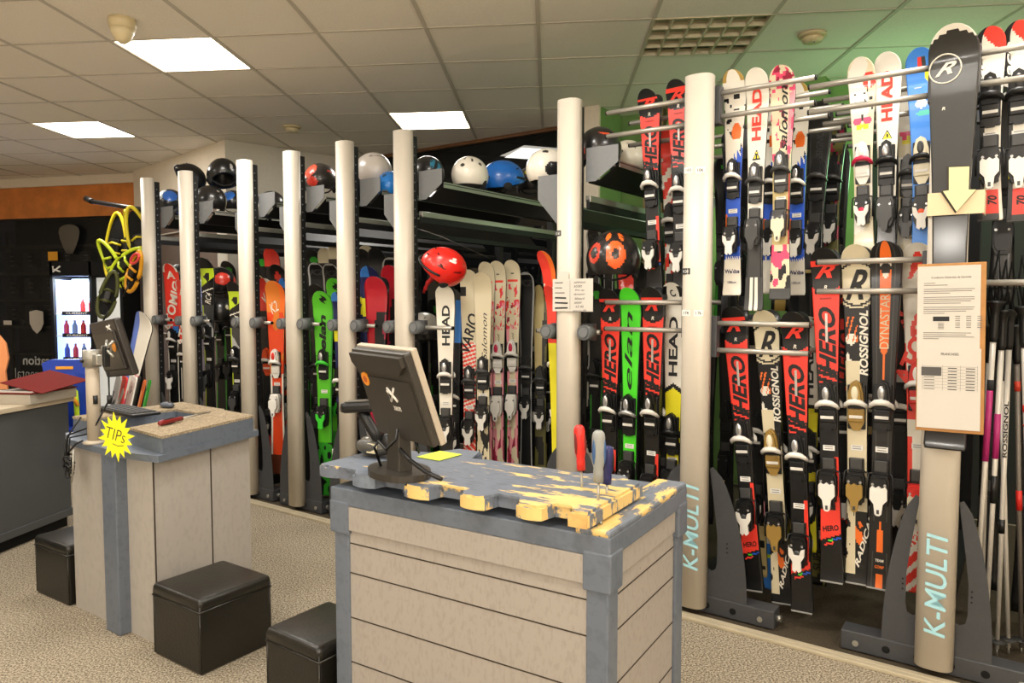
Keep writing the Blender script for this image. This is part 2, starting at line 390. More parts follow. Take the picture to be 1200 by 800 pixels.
def carriage(u, label, hw, arms=(), trays=(), bump=True, depth=1.75, fin=0.26, ztop=0.74, pw=0.128, zt=2.615, text=None, base_off=0.0, gfin=(1, -1)):
    t = thing('ski_rack', label, 'ski rack', uw(u, 0, 0), RZ, 'sliding ski rack carriages')
    # front post: rounded aluminium profile
    prof = []
    for k in range(13):
        a = PI + PI * k / 12
        prof.append((pw / 2 * math.copysign(abs(math.cos(a)) ** 0.7, math.cos(a)), -0.005 + 0.05 * math.sin(a) * 1.0))
    prof += [(pw / 2, 0.022), (-pw / 2, 0.022)]
    mb = MB(); mb.prism(prof, 0.045, zt, ALU, plane='XY')
    post = mb.build('front_post', t)
    for f in post.data.polygons:
        f.use_smooth = abs(f.normal.z) < 0.5 and f.normal.y < 0.5
    # perforated dark upright behind it
    mb = MB(); mb.box((0.008, 0.052, 1.31), (0.074, 0.056, 2.56), BKSTEEL, 0.003)
    for k in range(30):
        z = 0.9 + k * 0.056
        mb.cyl((0.045, 0.052, z), (0.0458, 0.052, z), 0.006, MIDSTEEL, 6)
    mb.build('perforated_upright', t)
    mb = MB(); mb.box((0, depth, 1.31), (0.06, 0.05, 2.56), BKSTEEL, 0.003); mb.box((0, depth / 2, 0.12), (0.06, depth, 0.08), BKSTEEL)
    mb.build('rear_frame', t)
    # base beam with round holes and bolts
    mb = MB(); mb.box((base_off, 0.07, 0.052), (2 * hw, 0.10, 0.085), DKSTEEL, 0.004)
    n = max(3, int(hw / 0.06)) 
    for k in range(n):
        x = base_off - hw + 2 * hw * (k + .5) / n
        if k in (0, n - 1): mb.cyl((x, 0.02, 0.045), (x, 0.014, 0.045), 0.013, LTSTEEL, 8)
        else: mb.cyl((x, 0.0205, 0.05), (x, 0.0185, 0.05), 0.016, BLACKM, 12)
    mb.cyl((base_off + hw, 0.07, 0.05), (base_off + hw + 0.02, 0.07, 0.05), 0.016, LTSTEEL, 10)
    mb.build('base_beam', t)
    for s in gfin:
        mb = MB(); mb.prism(arc_fin(s, fin, ztop), 0.026, 0.030, DKSTEEL)
        for k in range(3): mb.cyl((s * fin * 0.62, 0.0255, 0.33 + k * 0.022), (s * fin * 0.62, 0.0245, 0.33 + k * 0.022), 0.004, BLACKM, 6)
        mb.build('guard_fin', t)
    if bump:
        for s in (1, -1):
            mb = MB(); mb.cyl((s * 0.117, 0.03, 1.38), (s * 0.117, -0.045, 1.38), 0.04, RUBBER, 18)
            mb.cyl((s * 0.117, -0.045, 1.38), (s * 0.117, -0.052, 1.38), 0.026, MIDSTEEL, 16)
            mb.box((s * 0.085, 0.05, 1.38), (0.1, 0.04, 0.09), DKSTEEL, 0.004)
            mb.build('bumper', t)
    for (s, zz, rows, ln) in arms:
        for wv in rows:
            mb = MB(); mb.box((s * 0.07, wv + .005, (max(zz) + min(zz)) / 2), (0.04, 0.05, max(zz) - min(zz) + 0.07), DKSTEEL, 0.004)
            mb.build('arm_bracket', t)
        for wv in rows:
            for z in zz:
                mb = MB(); mb.cyl((s * 0.07, wv, z), (s * (0.07 + ln), wv, z), 0.0125, RODM, 12)
                mb.cyl((s * (0.07 + ln), wv, z), (s * (0.078 + ln), wv, z), 0.0118, BLACK, 12)
                mb.build('rod', t)
    for s in trays:
        if s > 0: zt_, zo, zi = 2.37, 2.28, 2.19
        else: zt_, zo, zi = 2.25, 2.12, 1.97
        x0, x1 = 0.06, 0.252
        poly = [(s * x0, zt_), (s * x1, zt_), (s * x1, zo), (s * (x0 + .06), zi), (s * x0, zi)]
        m2 = MB(); m2.prism(poly, 0.075, 0.079, MIDSTEEL); 
        sh = MB()
        sh.box((s * (x0 + .06 + x1) / 2, depth / 2 + .05, (zi + zo) / 2), (math.hypot(x1 - x0 - .06, zo - zi), depth - .1, 0.006), BKSTEEL, rot=(0, -s * math.atan2(zo - zi, x1 - x0 - .06), 0))
        sh.box((s * (x0 + .03), depth / 2 + .05, zi), (.06, depth - .1, 0.006), BKSTEEL)
        sh.box((s * (x1 - .004), depth / 2 + .05, zo - .008), (0.006, depth - .1, 0.034), LTSTEEL)
        sh.box((s * (x0 + .004), depth / 2 + .05, zi + .015), (0.006, depth - .1, 0.03), BKSTEEL)
        shelf = sh.build('helmet_tray', t)
        m2.build('end_plate', shelf)
        if s < 0: continue
        bxx = .07 if (s > 0 and u > -3.1) else .03
        b = MB(); b.box((s * bxx, depth / 2 + .03, zi - 0.09), (0.03, depth - .1, 0.035), LTSTEEL, 0.003); b.box((s * bxx, depth / 2 + .03, zi - 0.12), (0.02, depth - .1, 0.05), BKSTEEL)
        b.build('support_beam', t)
    if text:
        lettering(t, [('K-MULTI', (0.004 if u > -.5 else 0.010, -0.0575, 0.40 if u > -.5 else 0.45), 0.42, 0.075, (0, 0, 1), (-1, 0, 0), CYAN, 0.012, 0.15)], 'brand_lettering')
    return t
FRONT = (0.05, 0.32, 0.62, 0.92)
LOWL = [(1, (1.38,), (0.045, 0.78, 1.2), 0.16), (-1, (1.38,), (0.045, 0.78, 1.2), 0.16)]
K0 = carriage(-0.04, 'grey ski rack with cyan lettering, behind the tall black ski and the clipboard', 0.36, [(-1, (1.72, 1.59), FRONT, 0.43), (-1, (2.495, 2.385), FRONT, 0.48), (1, (2.52, 2.40), FRONT, 0.55), (1, (1.62,), (0.06, 0.48), 0.5)], (), False, text=True, fin=0.2, pw=0.14, zt=2.56)
K1 = carriage(-1.08, 'grey ski rack with cyan lettering and long rods, right of the workbench', 0.39, [(1, (1.44, 1.31), FRONT, 0.44), (1, (2.535, 2.425), FRONT, 0.44), (-1, (1.54, 1.40), FRONT, 0.45), (-1, (2.53, 2.41), FRONT, 0.45)], (), False, text=True, fin=0.26, pw=0.135)
K2 = carriage(-1.80, 'grey ski rack whose post carries a handwritten white paper note', 0.26, [(1, (1.38,), (0.045, 0.78, 1.2), 0.10), LOWL[1]], (1, -1), fin=0.24)
K3 = carriage(-3.02, 'grey ski rack behind the workbench monitor, beside the red hanging helmet', 0.25, [(1, (1.38,), (0.03,), 0.3), LOWL[1]], (1, -1), fin=0.24)
K4 = carriage(-3.56, 'grey ski rack with a blue helmet on its tray, left of the workbench monitor', 0.24, LOWL, (1, -1), fin=0.24)
K5 = carriage(-4.12, 'grey ski rack between the orange skis and the green skis', 0.24, LOWL, (1, -1), fin=0.24)
K6 = carriage(-4.68, 'grey ski rack left of the orange skis, right of the black and yellow skis', 0.24, LOWL, (1, -1), fin=0.24)
K7 = carriage(-5.49, 'grey ski rack between the red ski and the black and yellow ski', 0.26, LOWL, (1, -1), fin=0.24)
K8 = carriage(-6.09, 'grey ski rack at the far left end, beside the yellow snowshoes', 0.26, LOWL[:1], (1,), fin=0.24)
def sticker(par, x, z, s, m=None, tm=None, sx=0.045, sz=0.03):
    mb = MB(); mb.box((x, -0.0555 + (abs(x) / .07) ** 2 * .02, z), (sx, 0.0015, sz), m or LABELM, rot=(0, 0, x * 6)); o = mb.build('number_sticker', par)
    if s: lettering(o, [(s, (x, -0.0568 + (abs(x) / .07) ** 2 * .02, z), sx * .6, sz * .5, (1, x * 6, 0), (0, 0, 1), tm or INK, 0.01, 0)], 'number')
sticker(K1, -0.03, 2.17, '101'); sticker(K1, 0.03, 2.165, '106')
sticker(K1, -0.032, 1.49, '174'); sticker(K1, 0.03, 1.49, '1 76')
sticker(K1, -0.036, 1.69, 'K 240', DKLABEL, LABELM)
sticker(K2, -0.04, 1.91, 'K 160', DKLABEL, LABELM)
sticker(K0, 0.05, 1.93, '0-2', LABELM, INK)
# ------------------------------------------------------------------ paper note on the third post
t = thing('paper_note', 'white handwritten paper note taped to a grey rack post', 'paper note', uw(-1.80, -0.062, 0), RZ)
a = to_uw(at_w(648, 327, -.06)); b = to_uw(at_w(695, 365, -.06))
x0, x1, z1, z0 = a[0] + 1.80, b[0] + 1.80, a[2], b[2]
mb = MB(); mb.box(((x0 + x1) / 2, 0, (z0 + z1) / 2), (x1 - x0, 0.001, z1 - z0), PAPER); mb.build('sheet', t)
mb = MB(); mb.box((0, 0.002, z1 + 0.015), (0.07, 0.002, 0.05), PAPER); mb.build('tape', t)
mb = MB(); xm = x0 + (x1 - x0) * .44
mb.box((xm, -0.001, (z0 + z1) / 2), (0.0015, 0.0008, (z1 - z0) * .9), GREYINK)
rnd = random.Random(3)
for k in range(6):
    zz = z1 - 0.02 - k * 0.027
    th = 0.004 + 0.004 * (k in (3, 4, 5)); ln = (0.05, 0.045, 0.06, 0.07, 0.08, 0.08)[k]
    mb.box((x0 + 0.015 + ln / 2, -0.001, zz), (ln, 0.0008, th), INK, rot=(0, rnd.uniform(-.03, .06), 0))
mb.build('handwriting_marks', t)
lettering(t, [(s, ((xm + x1) / 2 - .01 + dx, -0.0012, z1 - 0.018 - k * 0.0215), ln, 0.012, (1, 0, 0), (0, 0, 1), INK, 0, 0.3) for k, (s, ln, dx) in enumerate((('salomon', .07, 0), ('scott', .05, -.01), ('line up', .055, 0), ('dynastar', .07, 0), ('blizzard', .06, 0), ('stöckli', .045, -.01), ('k2 45', .05, 0), ('atomic 90', .08, 0)))], 'handwriting')
# ------------------------------------------------------------------ skis
C = dict(blk=(16, 16, 17), gry=(58, 58, 58), red=(236, 62, 48), dred=(176, 24, 40), wht=(232, 226, 212), crm=(220, 208, 176), grn=(74, 214, 40), dgrn=(50, 150, 40), org=(240, 112, 36), blu=(30, 84, 200), nav=(24, 32, 84), yel=(236, 224, 40), lime=(190, 214, 40), pnk=(226, 70, 110), lpk=(232, 150, 160), mar=(150, 30, 60), olv=(96, 92, 44), tan=(196, 176, 120), sky=(60, 130, 214), teal=(70, 180, 160), gld=(170, 140, 70), slv=(170, 170, 168))
TM = {}
def cm(k):
    if k not in TM: TM[k] = mat('print_' + {'blk': 'black', 'wht': 'white', 'red': 'red', 'org': 'orange', 'crm': 'cream', 'gry': 'grey', 'slv': 'silver', 'yel': 'yellow', 'nav': 'navy', 'grn': 'green', 'dgrn': 'dark_green', 'lime': 'lime', 'blu': 'blue', 'pnk': 'pink', 'olv': 'olive', 'tan': 'tan', 'gld': 'gold', 'sky': 'sky_blue', 'dred': 'dark_red', 'lpk': 'light_pink', 'mar': 'maroon', 'teal': 'teal'}[k], C[k], 0.5)
    return TM[k]
def hsh(a, b): return math.modf(abs(math.sin(a * 127.1 + b * 311.7) * 43758.5453))[0]
def vn(x, y):
    i, j = math.floor(x), math.floor(y); f, g = x - i, y - j
    f = f * f * (3 - 2 * f); g = g * g * (3 - 2 * g)
    return (hsh(i, j) * (1 - f) + hsh(i + 1, j) * f) * (1 - g) + (hsh(i, j + 1) * (1 - f) + hsh(i + 1, j + 1) * f) * g
def disc(u, s, cu, cs, ru, rs): return ((u - cu) / ru) ** 2 + ((s - cs) / rs) ** 2 < 1
def band(v, a, b): return a <= v < b
# each design: u -1..1 across (left..right seen from the front), s 0..1 from the tip down; returns a colour key
def d_hero(u, s):
    if s < .037: return 'blk'
    if s < .052: return 'red'
    if s < .082 + .02 * u * u:
        return 'blk'
    if s < .132 - .02 * u * u: return 'blk'
    if s < .352 + .012 * u: return 'red'
    if s < .40: return 'red' if ((s * 50 - u * .45) % 1.0) < .36 and -.85 < u < .9 else 'blk'
    if s < .60: return 'blk'
    if s < .78: return 'red' if u > .55 and s > .62 else 'blk'
    if s < .862 - .012 * u:
        return 'red'
    if band(s + .01 * u, .868, .874) and u > -.3: return 'grn' if u < .2 else 'blu'
    if band(s + .01 * u, .878, .884) and -.6 < u < .3: return 'red'
    return 'slv' if s > .993 else 'blk'
def d_wedze(u, s):
    if s < .30:
        if disc(u, s, .25, .27, .5, .045): return 'org'
        if s < .05 and abs(u) > .62: return 'gld'
        if vn(u * 3 + 7, s * 60) > .80 and s > .10: return 'blk'
        return 'wht'
    e = .33 + .05 * ((u * 2.5) % 1) - .04 * u
    if s < e + .03: return 'wht' if vn(u * 4, s * 40) < .82 else 'blk'
    if s < .82 + .02 * ((u * 3.5) % 1):
        if disc(u, s, -1, .66, .35, .03): return 'org'
        return 'blu'
    return 'wht'
def d_headkid(u, s):
    if s > .86: return 'wht' if (abs(u) > .12 and abs(u) < .5) else 'gry'
    if s > .62: return 'gry' if abs(u) < .7 else 'blk'
    f = (s - .325) / .045
    if 0 < f < 1 and abs(u) < .5 * f: return 'blk' if f > .88 or abs(u) > .5 * f - .09 or (abs(u) < .08 and .4 < f < .75) else 'yel'
    return 'wht'
def d_salomonkid(u, s):
    if s < .10: return 'mar' if vn(u * 3.2 + 3, s * 60) > .60 else ('pnk' if vn(u * 3 + 9, s * 52) > .5 else 'crm')
    if s < .44:
        if u < -.3: return 'pnk' if vn(u * 4, s * 46) > .68 else 'crm'
        return ('pnk' if vn(u * 3, s * 40 + 4) > .55 else 'lpk') if u > .5 and vn(u * 2, s * 22 + 4) > .35 else ('mar' if vn(u * 3 + 5, s * 40) > .78 else 'crm')
    if s < .76: return 'dred' if u > .8 else 'tan'
    if s < .95: return 'pnk' if vn(u * 2 + 2, s * 26) > .62 else ('blk' if vn(u * 2.2, s * 30 + 8) > .66 else 'crm')
    return 'gry'
def d_butterfly(u, s):
    if disc(u, s, .55, .10, .5, .035) and s > .06: return 'red' if abs(u - .55) > .08 or s < .09 else 'wht'
    if .12 < s < .24 and vn(u * 5 + 2, s * 70) > .82: return 'blk'
    for c, k in ((-.45, 'pnk'), (.45, 'pnk')):
        if disc(u, s, c, .285, .4, .018): return k
        if disc(u, s, c * .7, .31, .28, .018): return 'yel'
    if disc(u, s, 0, .27, .12, .015): return 'blk'
    if disc(u, s, -.4, .60, .35, .02): return 'gld'
    return 'crm' if vn(u, s * 9) > .3 else 'wht'
def d_blueoval(u, s):
    if disc(u, s, .75, .11, .5, .035): return 'yel'
    if band(s, .04, .075) and -.15 < u < .35: return 'red' if u < .1 else 'gry'
    if disc(u, s, .0, .235, .45, .022): return 'wht'
    if disc(u, s, -.35, .52, .34, .018): return 'wht'
    if disc(u, s, .2, .28, .7, .01): return 'teal'
    return 'sky'
def d_race(u, s):
    if u < -.5 and s < .99: return 'blk'
    if s < .125:
        return 'red' if s * 11 < u * .8 + .75 else 'wht'
    if .28 < s < .41: return 'red' if u < .35 and (s - .28) * 7 + u < .75 else 'wht'
    if s > .83 and u < .7: return 'red' if s < .96 else 'gry'
    if .50 < s < .66 and u > .1 and vn(u * 2, s * 20) > .66: return 'red'
    return 'wht'
def d_rossi(u, s):
    if s < .185 - .015 * u * u:
        if band(s - .018 * u * u, .047, .054) or band(s + .018 * u * u, .172, .180): return 'blk'
        return 'crm'
    if u > .25 and s < .46: return 'blk'
    if s < .34:
        if .21 < s < .285 and u < .2 and vn(u * 3 + 1, s * 46 + u * 6) > .62: return 'org' if s > .21 else 'wht'
        return 'wht' if s > .26 and vn(u * 2.4, s * 40) + (.6 - abs(u + .45)) > .9 else 'blk'
    if s < .78: return 'crm' if u < .65 else ('blk' if s < .46 else 'crm')
    if s < .97:
        if disc(u, s, .2, .845, .42, .035) and vn(u * 3, s * 30) > .35: return 'org'
        if u < -.15 and vn(u * 3 + 4, s * 34) > .28: return 'crm'
        return 'blk'
    return 'slv' if s > .994 else 'blk'
def d_dynastar(u, s):
    if s > .995: return 'slv'
    if abs(u) < .36 and s < .30:
        if band(s, .055, .105) and abs(u) * .09 < .105 - s + .005: return 'wht' if math.hypot(u * 1.2, (s - .075) * 28) > .42 else 'blk'
        return 'org'
    if .30 <= s < .33 and abs(u) < .36 * (1 - (s - .30) / .03): return 'org'
    if s < .40 and abs(u) < .05: return 'org'
    if band(s, .80, .89): return 'org' if abs(u) < (.28 if s > .825 else .08) else 'blk'
    if s > .955 and abs(u) < .3: return 'org'
    return 'gry' if abs(abs(u) - .62) < .03 else 'blk'
def d_redster(u, s):
    if s < .10: return 'red' if abs(u) < .16 + (s - .02) * 6 and s > .025 and abs(u) > (s - .07) * 14 else 'wht'
    if s < .20: return 'wht'
    if s < .36: return 'red' if vn(u * 3, s * 24) > .45 or u > .4 else 'wht'
    if s < .80: return 'red' if abs(u) > .5 and s > .55 else ('red' if s < .5 else 'wht')
    return 'wht' if ((s * 20 + u * .8) % 1) < .4 else 'red'
def d_headyel(u, s):
    if s < .05 and abs(u) > .55 and s > .012: return 'blk'
    if s < .365: return 'wht'
    if s < .42: return 'blk' if abs((s - .385) * 34 - abs(u) * .7 + .2) < .3 else ('wht' if s < .39 else 'yel')
    if s < .60: return 'blk' if band(s - abs(u) * .02, .53, .55) or band(s - abs(u) * .02, .57, .585) else 'yel'
    return 'yel' if abs(u) < .85 else 'blk'
def d_elan(u, s):
    if abs(u) > .93: return 'dgrn'
    if s > .9 and .4 < u < .7: return 'org'
    return 'grn'
def d_elanold(u, s):
    if s > .74: return 'blk' if vn(u * 2, s * 30) > .6 else 'dgrn'
    return 'dgrn' if u > .85 or band(s, .31, .315) or band(s, .40, .404) else 'lgn'
C['lgn'] = (88, 190, 40)
def d_k2(u, s):
    k = vn(u * 1.6 + 2, s * 18)
    if s < .16: return 'amb' if u < .5 else 'org'
    if s < .48: return 'amb' if k > .62 else 'rdo'
    if s < .9: return 'rdo' if abs(u) < .75 else 'wht'
    return 'brn'
C['amb'] = (222, 124, 44); C['rdo'] = (228, 72, 30); C['brn'] = (90, 44, 26)
def d_k2red(u, s):
    if s < .17: return 'red' if u < .2 + s * 3 else 'wht'
    return 'blk' if s < .8 else 'red'
def d_fischer(u, s):
    if s < .05: return 'blk'
    if band(s, .055, .16):
        f = (s - .055) / .105
        if abs(u) < (.55 - abs(f - .42) * 2) * 1.2: return 'blk' if f > .25 and f < .75 and u < .3 else 'lime'
        return 'lime' if f < .95 - (u + 1) * .25 else 'blk'
    if band(s + u * .012, .168, .174): return 'wht'
    if s < .25: return 'blk'
    if s < .42: return ('slv' if s - .25 > .08 + u * .05 else 'gry') if u > -.8 else 'lime'
    return 'lime' if u < -.86 else 'blk'
def d_atomic(u, s):
    if s < .05 and abs(u) > .75: return 'wht'
    if s < .40: return 'red' if s < .36 or u < 0 else 'sky'
    if s < .45: return 'red' if u < .1 else 'blk'
    return 'blk' if abs(u) < .8 else 'wht'
def d_volkl(u, s):
    if s < .05: return 'sky' if u < 0 else 'nav'
    if s < .15: return 'nav'
    if s < .24: return 'yel' if not (-.2 < u < .3 and s > .17) else 'blk'
    return 'nav' if s < .55 else 'blk'
def d_darkred(u, s):
    return 'dred' if s < .16 else ('dred' if u < -.2 + .5 * vn(1, s * 14) - (s - .16) * 2 else ('mar' if vn(u * 2, s * 16) > .6 else 'blk'))
def d_flower(u, s):
    if s < .055: return 'crm'
    if band(s, .085, .092) and abs(u) < .6: return 'red'
    if band(s, .02, .06) and abs(u) < .2: return 'gry'
    if s < .30:
        k = vn(u * 2.6 + 3, s * 38) * .6 + vn(u * 6 + 1, s * 90) * .4
        if k > .56 and s > .10: return ('pnk', 'red', 'lpk')[int(vn(u * 5, s * 70) * 2.99)]
        if s > .16 and vn(u * 4 + 8, s * 50) > .80: return 'mar'
        return 'crm'
    if s < .46: return 'crm' if u > -.55 else 'lpk'
    if s < .72: return 'lpk' if abs(u) > .55 else 'crm'
    return 'crm' if vn(u * 2, s * 20) > .45 else ('mar' if vn(u * 3, s * 16) > .5 else 'lpk')
def d_vario(u, s):
    if s < .30: return 'crm' if not (band(s, .07, .11) and u < -.4) else 'blk'
    if s < .58: return 'red' if ((s * 60 + u * .6) % 1) < .55 else 'wht'
    if s < .9: return 'red' if ((s * 34 - u) % 1) < .75 else 'wht'
    return 'blk'
def d_cream(u, s): return 'crm' if s < .42 else ('blk' if vn(u * 3, s * 30) > .55 else 'crm')
def d_black(u, s): return 'gry' if abs(u) > .9 else ('blk' if not (band(s, .32, .345) and abs(u) < .4) else 'slv')
def d_blackgreen(u, s): return 'dgrn' if (disc(u, s, .1, .06, .5, .02) or (s > .4 and abs(u) > .7)) else 'blk'
def d_blacktan(u, s): return 'tan' if abs(u) > .8 or (s > .75 and u < -.2) else 'blk'
def d_olive(u, s): return 'tan' if u < .4 - s * .6 and s < .40 else ('olv' if vn(u, s * 12) > .4 else 'blk')
def d_camo(u, s): return 'olv' if vn(u * 2.2 + 1, s * 20) > .42 else ('mar' if vn(u * 2, s * 18 + 7) > .55 else 'blk')
def d_supero(u, s): return 'blk' if abs(u) > .82 or vn(u * 1.5, s * 8) > .75 else 'olv'
def d_bluetail(u, s): return 'lime' if band(s, .86, .875) or band(s, .90, .91) else ('wht' if band(s, .79, .82) else ('sky' if s > .8 else 'blk'))
def d_frame(u, s): return 'tan' if s > .78 and (abs(u) > .75 or s > .97 or (band(s, .80, .86) and u > -.5) or (band(s, .89, .95) and u > -.4)) else ('lpk' if band(s, .70, .76) else 'blk')
def d_bigblack(u, s): return 'wht' if abs(u) > .965 or s < .012 + .018 * u * u else ('blk' if s > .955 else 'chr')
C['chr'] = (36, 35, 32)
def d_redwhite(u, s):
    if s < .14: return 'red' if u < .35 else 'org'
    return 'red' if ((s * 9 + u * .4) % 1) < .6 else 'wht'
def d_yellow(u, s): return 'yel' if s > .25 else 'red'
def d_redtip(u, s): return 'red' if s < .10 else ('teal' if s < .14 and u > 0 else 'blk')
def d_darktip(u, s): return 'red' if disc(u, s, 0, .07, .35, .03) else 'blk'
def d_whitetip(u, s): return 'crm' if s < .08 else 'blk'
def d_rossidark(u, s): return 'gry' if u > .75 or s < .01 else ('chr' if s < .5 else 'tan' if vn(u, s * 20) > .7 else 'blk')
def d_k2dark(u, s): return 'slv' if abs(u) > .86 or s < .012 else 'blk'
def d_brown(u, s): return 'gld' if (abs(u) < .5 and s > .25) else 'blk'
def d_redblack(u, s): return 'red' if abs(u) < .75 and s < .7 else 'blk'
# lettering: (string, s centre, length as part of L, height as part of width, colour, bold, shear, u offset, angle deg)
T_HERO = [('HERO', .275, .205, .74, 'blk', .035, .35, .05, 90), ('R', .068, .040, .9, 'red', .03, .5, 0, 0), ('ROSSIGNOL', .148, None, .07, 'blk', .01, 0, 0, 0), ('R', .115, None, .0, 'wht', .02, .2, 0, 0), ('HERO', .835, None, .30, 'blk', .03, .15, 0, 12)]
T_HEADK = [('HEAD', .18, .215, .44, 'red', .04, 0, -.05, 90)]
DES = {
    'hero': (d_hero, T_HERO), 'wedze': (d_wedze, [("We'dze", .89, None, .26, 'nav', .03, 0, 0, 0), ('100cm', .94, None, .14, 'nav', .01, 0, 0, 0)]),
    'headkid': (d_headkid, T_HEADK), 'salomonkid': (d_salomonkid, [('salomon', .215, .28, .36, 'blk', .012, .4, .12, 90)]),
    'butterfly': (d_butterfly, [('dreamer', .195, None, .10, 'blk', .0, .3, -.2, 0)]), 'blueoval': (d_blueoval, [('winter', .163, None, .07, 'wht', .01, 0, -.2, 0)]),
    'race': (d_race, [('Race', .205, .24, .36, 'wht', .03, .3, -.68, 90), ('7', .76, .05, .3, 'yel', .03, .2, -.68, 90), ('70', .89, .05, .4, 'blk', .03, .2, .2, 90)]),
    'rossi': (d_rossi, [('R', .115, .088, 1.1, 'blk', .02, .5, 0, 0), ('ROSSIGNOL', .285, .19, .36, 'wht', .03, .2, .58, 90), ('RADICAL', .87, .16, .24, 'wht', .03, .4, .6, 75)]),
    'dynastar': (d_dynastar, [('DYNASTAR', .225, .155, .34, 'crm', .0, 0, 0, 90), ('TEAM', .915, None, .13, 'wht', .03, .1, 0, 0), ('COMP', .934, None, .14, 'org', .03, .1, 0, 0)]),
    'redster': (d_redster, [('ATOMIC', .28, .26, .7, 'red', .04, .2, 0, 70), ('REDSTER', .80, .16, .5, 'wht', .03, .2, 0, 80)]),
    'headyel': (d_headyel, [('HEAD', .235, .22, .46, 'blk', .03, 0, -.05, 90), ('C', .04, .018, .3, 'blk', .02, 0, 0, 30)]),
    'elan': (d_elan, [('elan', .24, .30, .42, 'blk', .01, .3, -.2, 90)]), 'elanold': (d_elanold, [('elan', .20, .17, .36, 'blk', .04, .2, -.1, 90), ('~', .04, .03, .4, 'blk', .04, 0, .1, 60)]),
    'k2': (d_k2, [('K2', .135, .05, .5, 'wht', .0, .4, -.2, 30)]), 'k2red': (d_k2red, [('K', .11, .05, .5, 'wht', .0, .4, -.1, 60)]),
    'fischer': (d_fischer, [('RC4', .215, .06, .5, 'wht', .01, .3, .1, 80)]), 'atomic': (d_atomic, [('ATOMIC', .25, .30, .66, 'wht', .03, .1, 0, 76), ('A', .065, .045, .55, 'wht', .03, 0, 0, 0)]),
    'volkl': (d_volkl, [('V', .20, .03, .4, 'nav', .02, 0, 0, 0)]), 'darkred': (d_darkred, []), 'flower': (d_flower, [('Rossignol', .38, .13, .26, 'gry', .0, .2, .1, 90)]),
    'vario': (d_vario, [('VARIO', .26, .16, .7, 'blk', .02, .3, 0, 76)]), 'cream': (d_cream, [('Salomon', .27, .20, .35, 'blk', .0, .4, .2, 90)]),
    'black': (d_black, []), 'blackgreen': (d_blackgreen, []), 'blacktan': (d_blacktan, []), 'olive': (d_olive, []), 'camo': (d_camo, []),
    'supero': (d_supero, [('SUPER G', .87, .15, .5, 'blk', .03, 0, 0, 90)]), 'bluetail': (d_bluetail, []), 'frame': (d_frame, []),
    'bigblack': (d_bigblack, []), 'redwhite': (d_redwhite, []), 'yellow': (d_yellow, []), 'redtip': (d_redtip, []), 'darktip': (d_darktip, []), 'whitetip': (d_whitetip, []),
    'rossidark': (d_rossidark, [('ROSSIGNOL', .27, .26, .36, 'gry', .02, .2, 0, 90)]), 'k2dark': (d_k2dark, [('K2', .05, .03, .8, 'gry', .03, .3, 0, 0)]), 'brown': (d_brown, []), 'redblack': (d_redblack, []),
    'head': (lambda u, s: 'wht' if s < .55 else 'blk', [('HEAD', .17, .17, .46, 'blk', .03, 0, .05, 90)]),
}
_SB = {}
def halfw(s, wd):
    """half width at s (0 tip .. 1 tail) as part of the full tip width"""
    if s < .10: return .5
    if s < .62: f = (s - .10) / .52; return .5 - .17 * math.sin(f * PI / 2)
    f = (s - .62) / .38; return .33 + .10 * f * f
def ski_body_mesh(design, L, wd, nx, nz, rear=False):
    key = (design, round(L, 2), wd, nx, rear)
    if key in _SB: return _SB[key]
    fn = DES[design][0]; th = 0.012
    bm = bmesh.new(); lay = bm.loops.layers.float_color.new('design')
    rt = wd * .55
    top, bot, S = [], [], []
    ns = 10
    ss = [0.0] + [(1 - math.cos(PI / 2 * k / ns)) * rt / L for k in range(1, ns + 1)]
    ss += [ss[-1] + (1 - ss[-1]) * k / nz for k in range(1, nz + 1)]
    for s in ss:
        t = s * L; h = halfw(s, wd) * wd
        if t < rt: h *= math.sqrt(max(0.0, 1 - ((rt - t) / rt) ** 2)) * .985 + .015
        if s > .99: h *= 1 - (s - .99) * 8
        z = L - t
        dd = max(0, .15 - t); y = -2.6 * dd * dd
        de = max(0, t - (L - .07)); y -= 2.0 * de * de
        thk = th * (0.45 + 0.55 * min(1, t / .25) * min(1, (L - t) / .2 + .3))
        top.append([bm.verts.new((-h + 2 * h * i / nx, y - thk / 2, z)) for i in range(nx + 1)])
        bot.append([bm.verts.new((-h + 2 * h * i / 2, y + thk / 2, z)) for i in range(3)])
    side = tuple(rgb(*C['blk'])); base = tuple(rgb(24, 24, 26)); edge = tuple(rgb(176, 174, 170))
    def F(vs, col, sm=False):
        f = bm.faces.new(vs); f.smooth = sm
        for l in f.loops: l[lay] = col
    for r in range(len(ss) - 1):
        s = (ss[r] + ss[r + 1]) / 2
        for i in range(nx):
            u = -1 + 2 * (i + .5) / nx
            F([top[r][i], top[r + 1][i], top[r + 1][i + 1], top[r][i + 1]], tuple(rgb(*C[fn(u, s)])), True)
        for i in range(2): F([bot[r][i], bot[r][i + 1], bot[r + 1][i + 1], bot[r + 1][i]], base, True)
        F([top[r][0], bot[r][0], bot[r + 1][0], top[r + 1][0]], edge if r < 3 else side)
        F([top[r][nx], top[r + 1][nx], bot[r + 1][2], bot[r][2]], edge if r < 3 else side)
    F([top[0][i] for i in range(nx + 1)] + [bot[0][2], bot[0][1], bot[0][0]], edge)
    F([bot[-1][0], bot[-1][1], bot[-1][2]] + [top[-1][i] for i in range(nx, -1, -1)], edge)
    me = bpy.data.meshes.new('ski_body'); bm.to_mesh(me); bm.free(); me.materials.append(TOPSHEET)
    _SB[key] = me
    return me
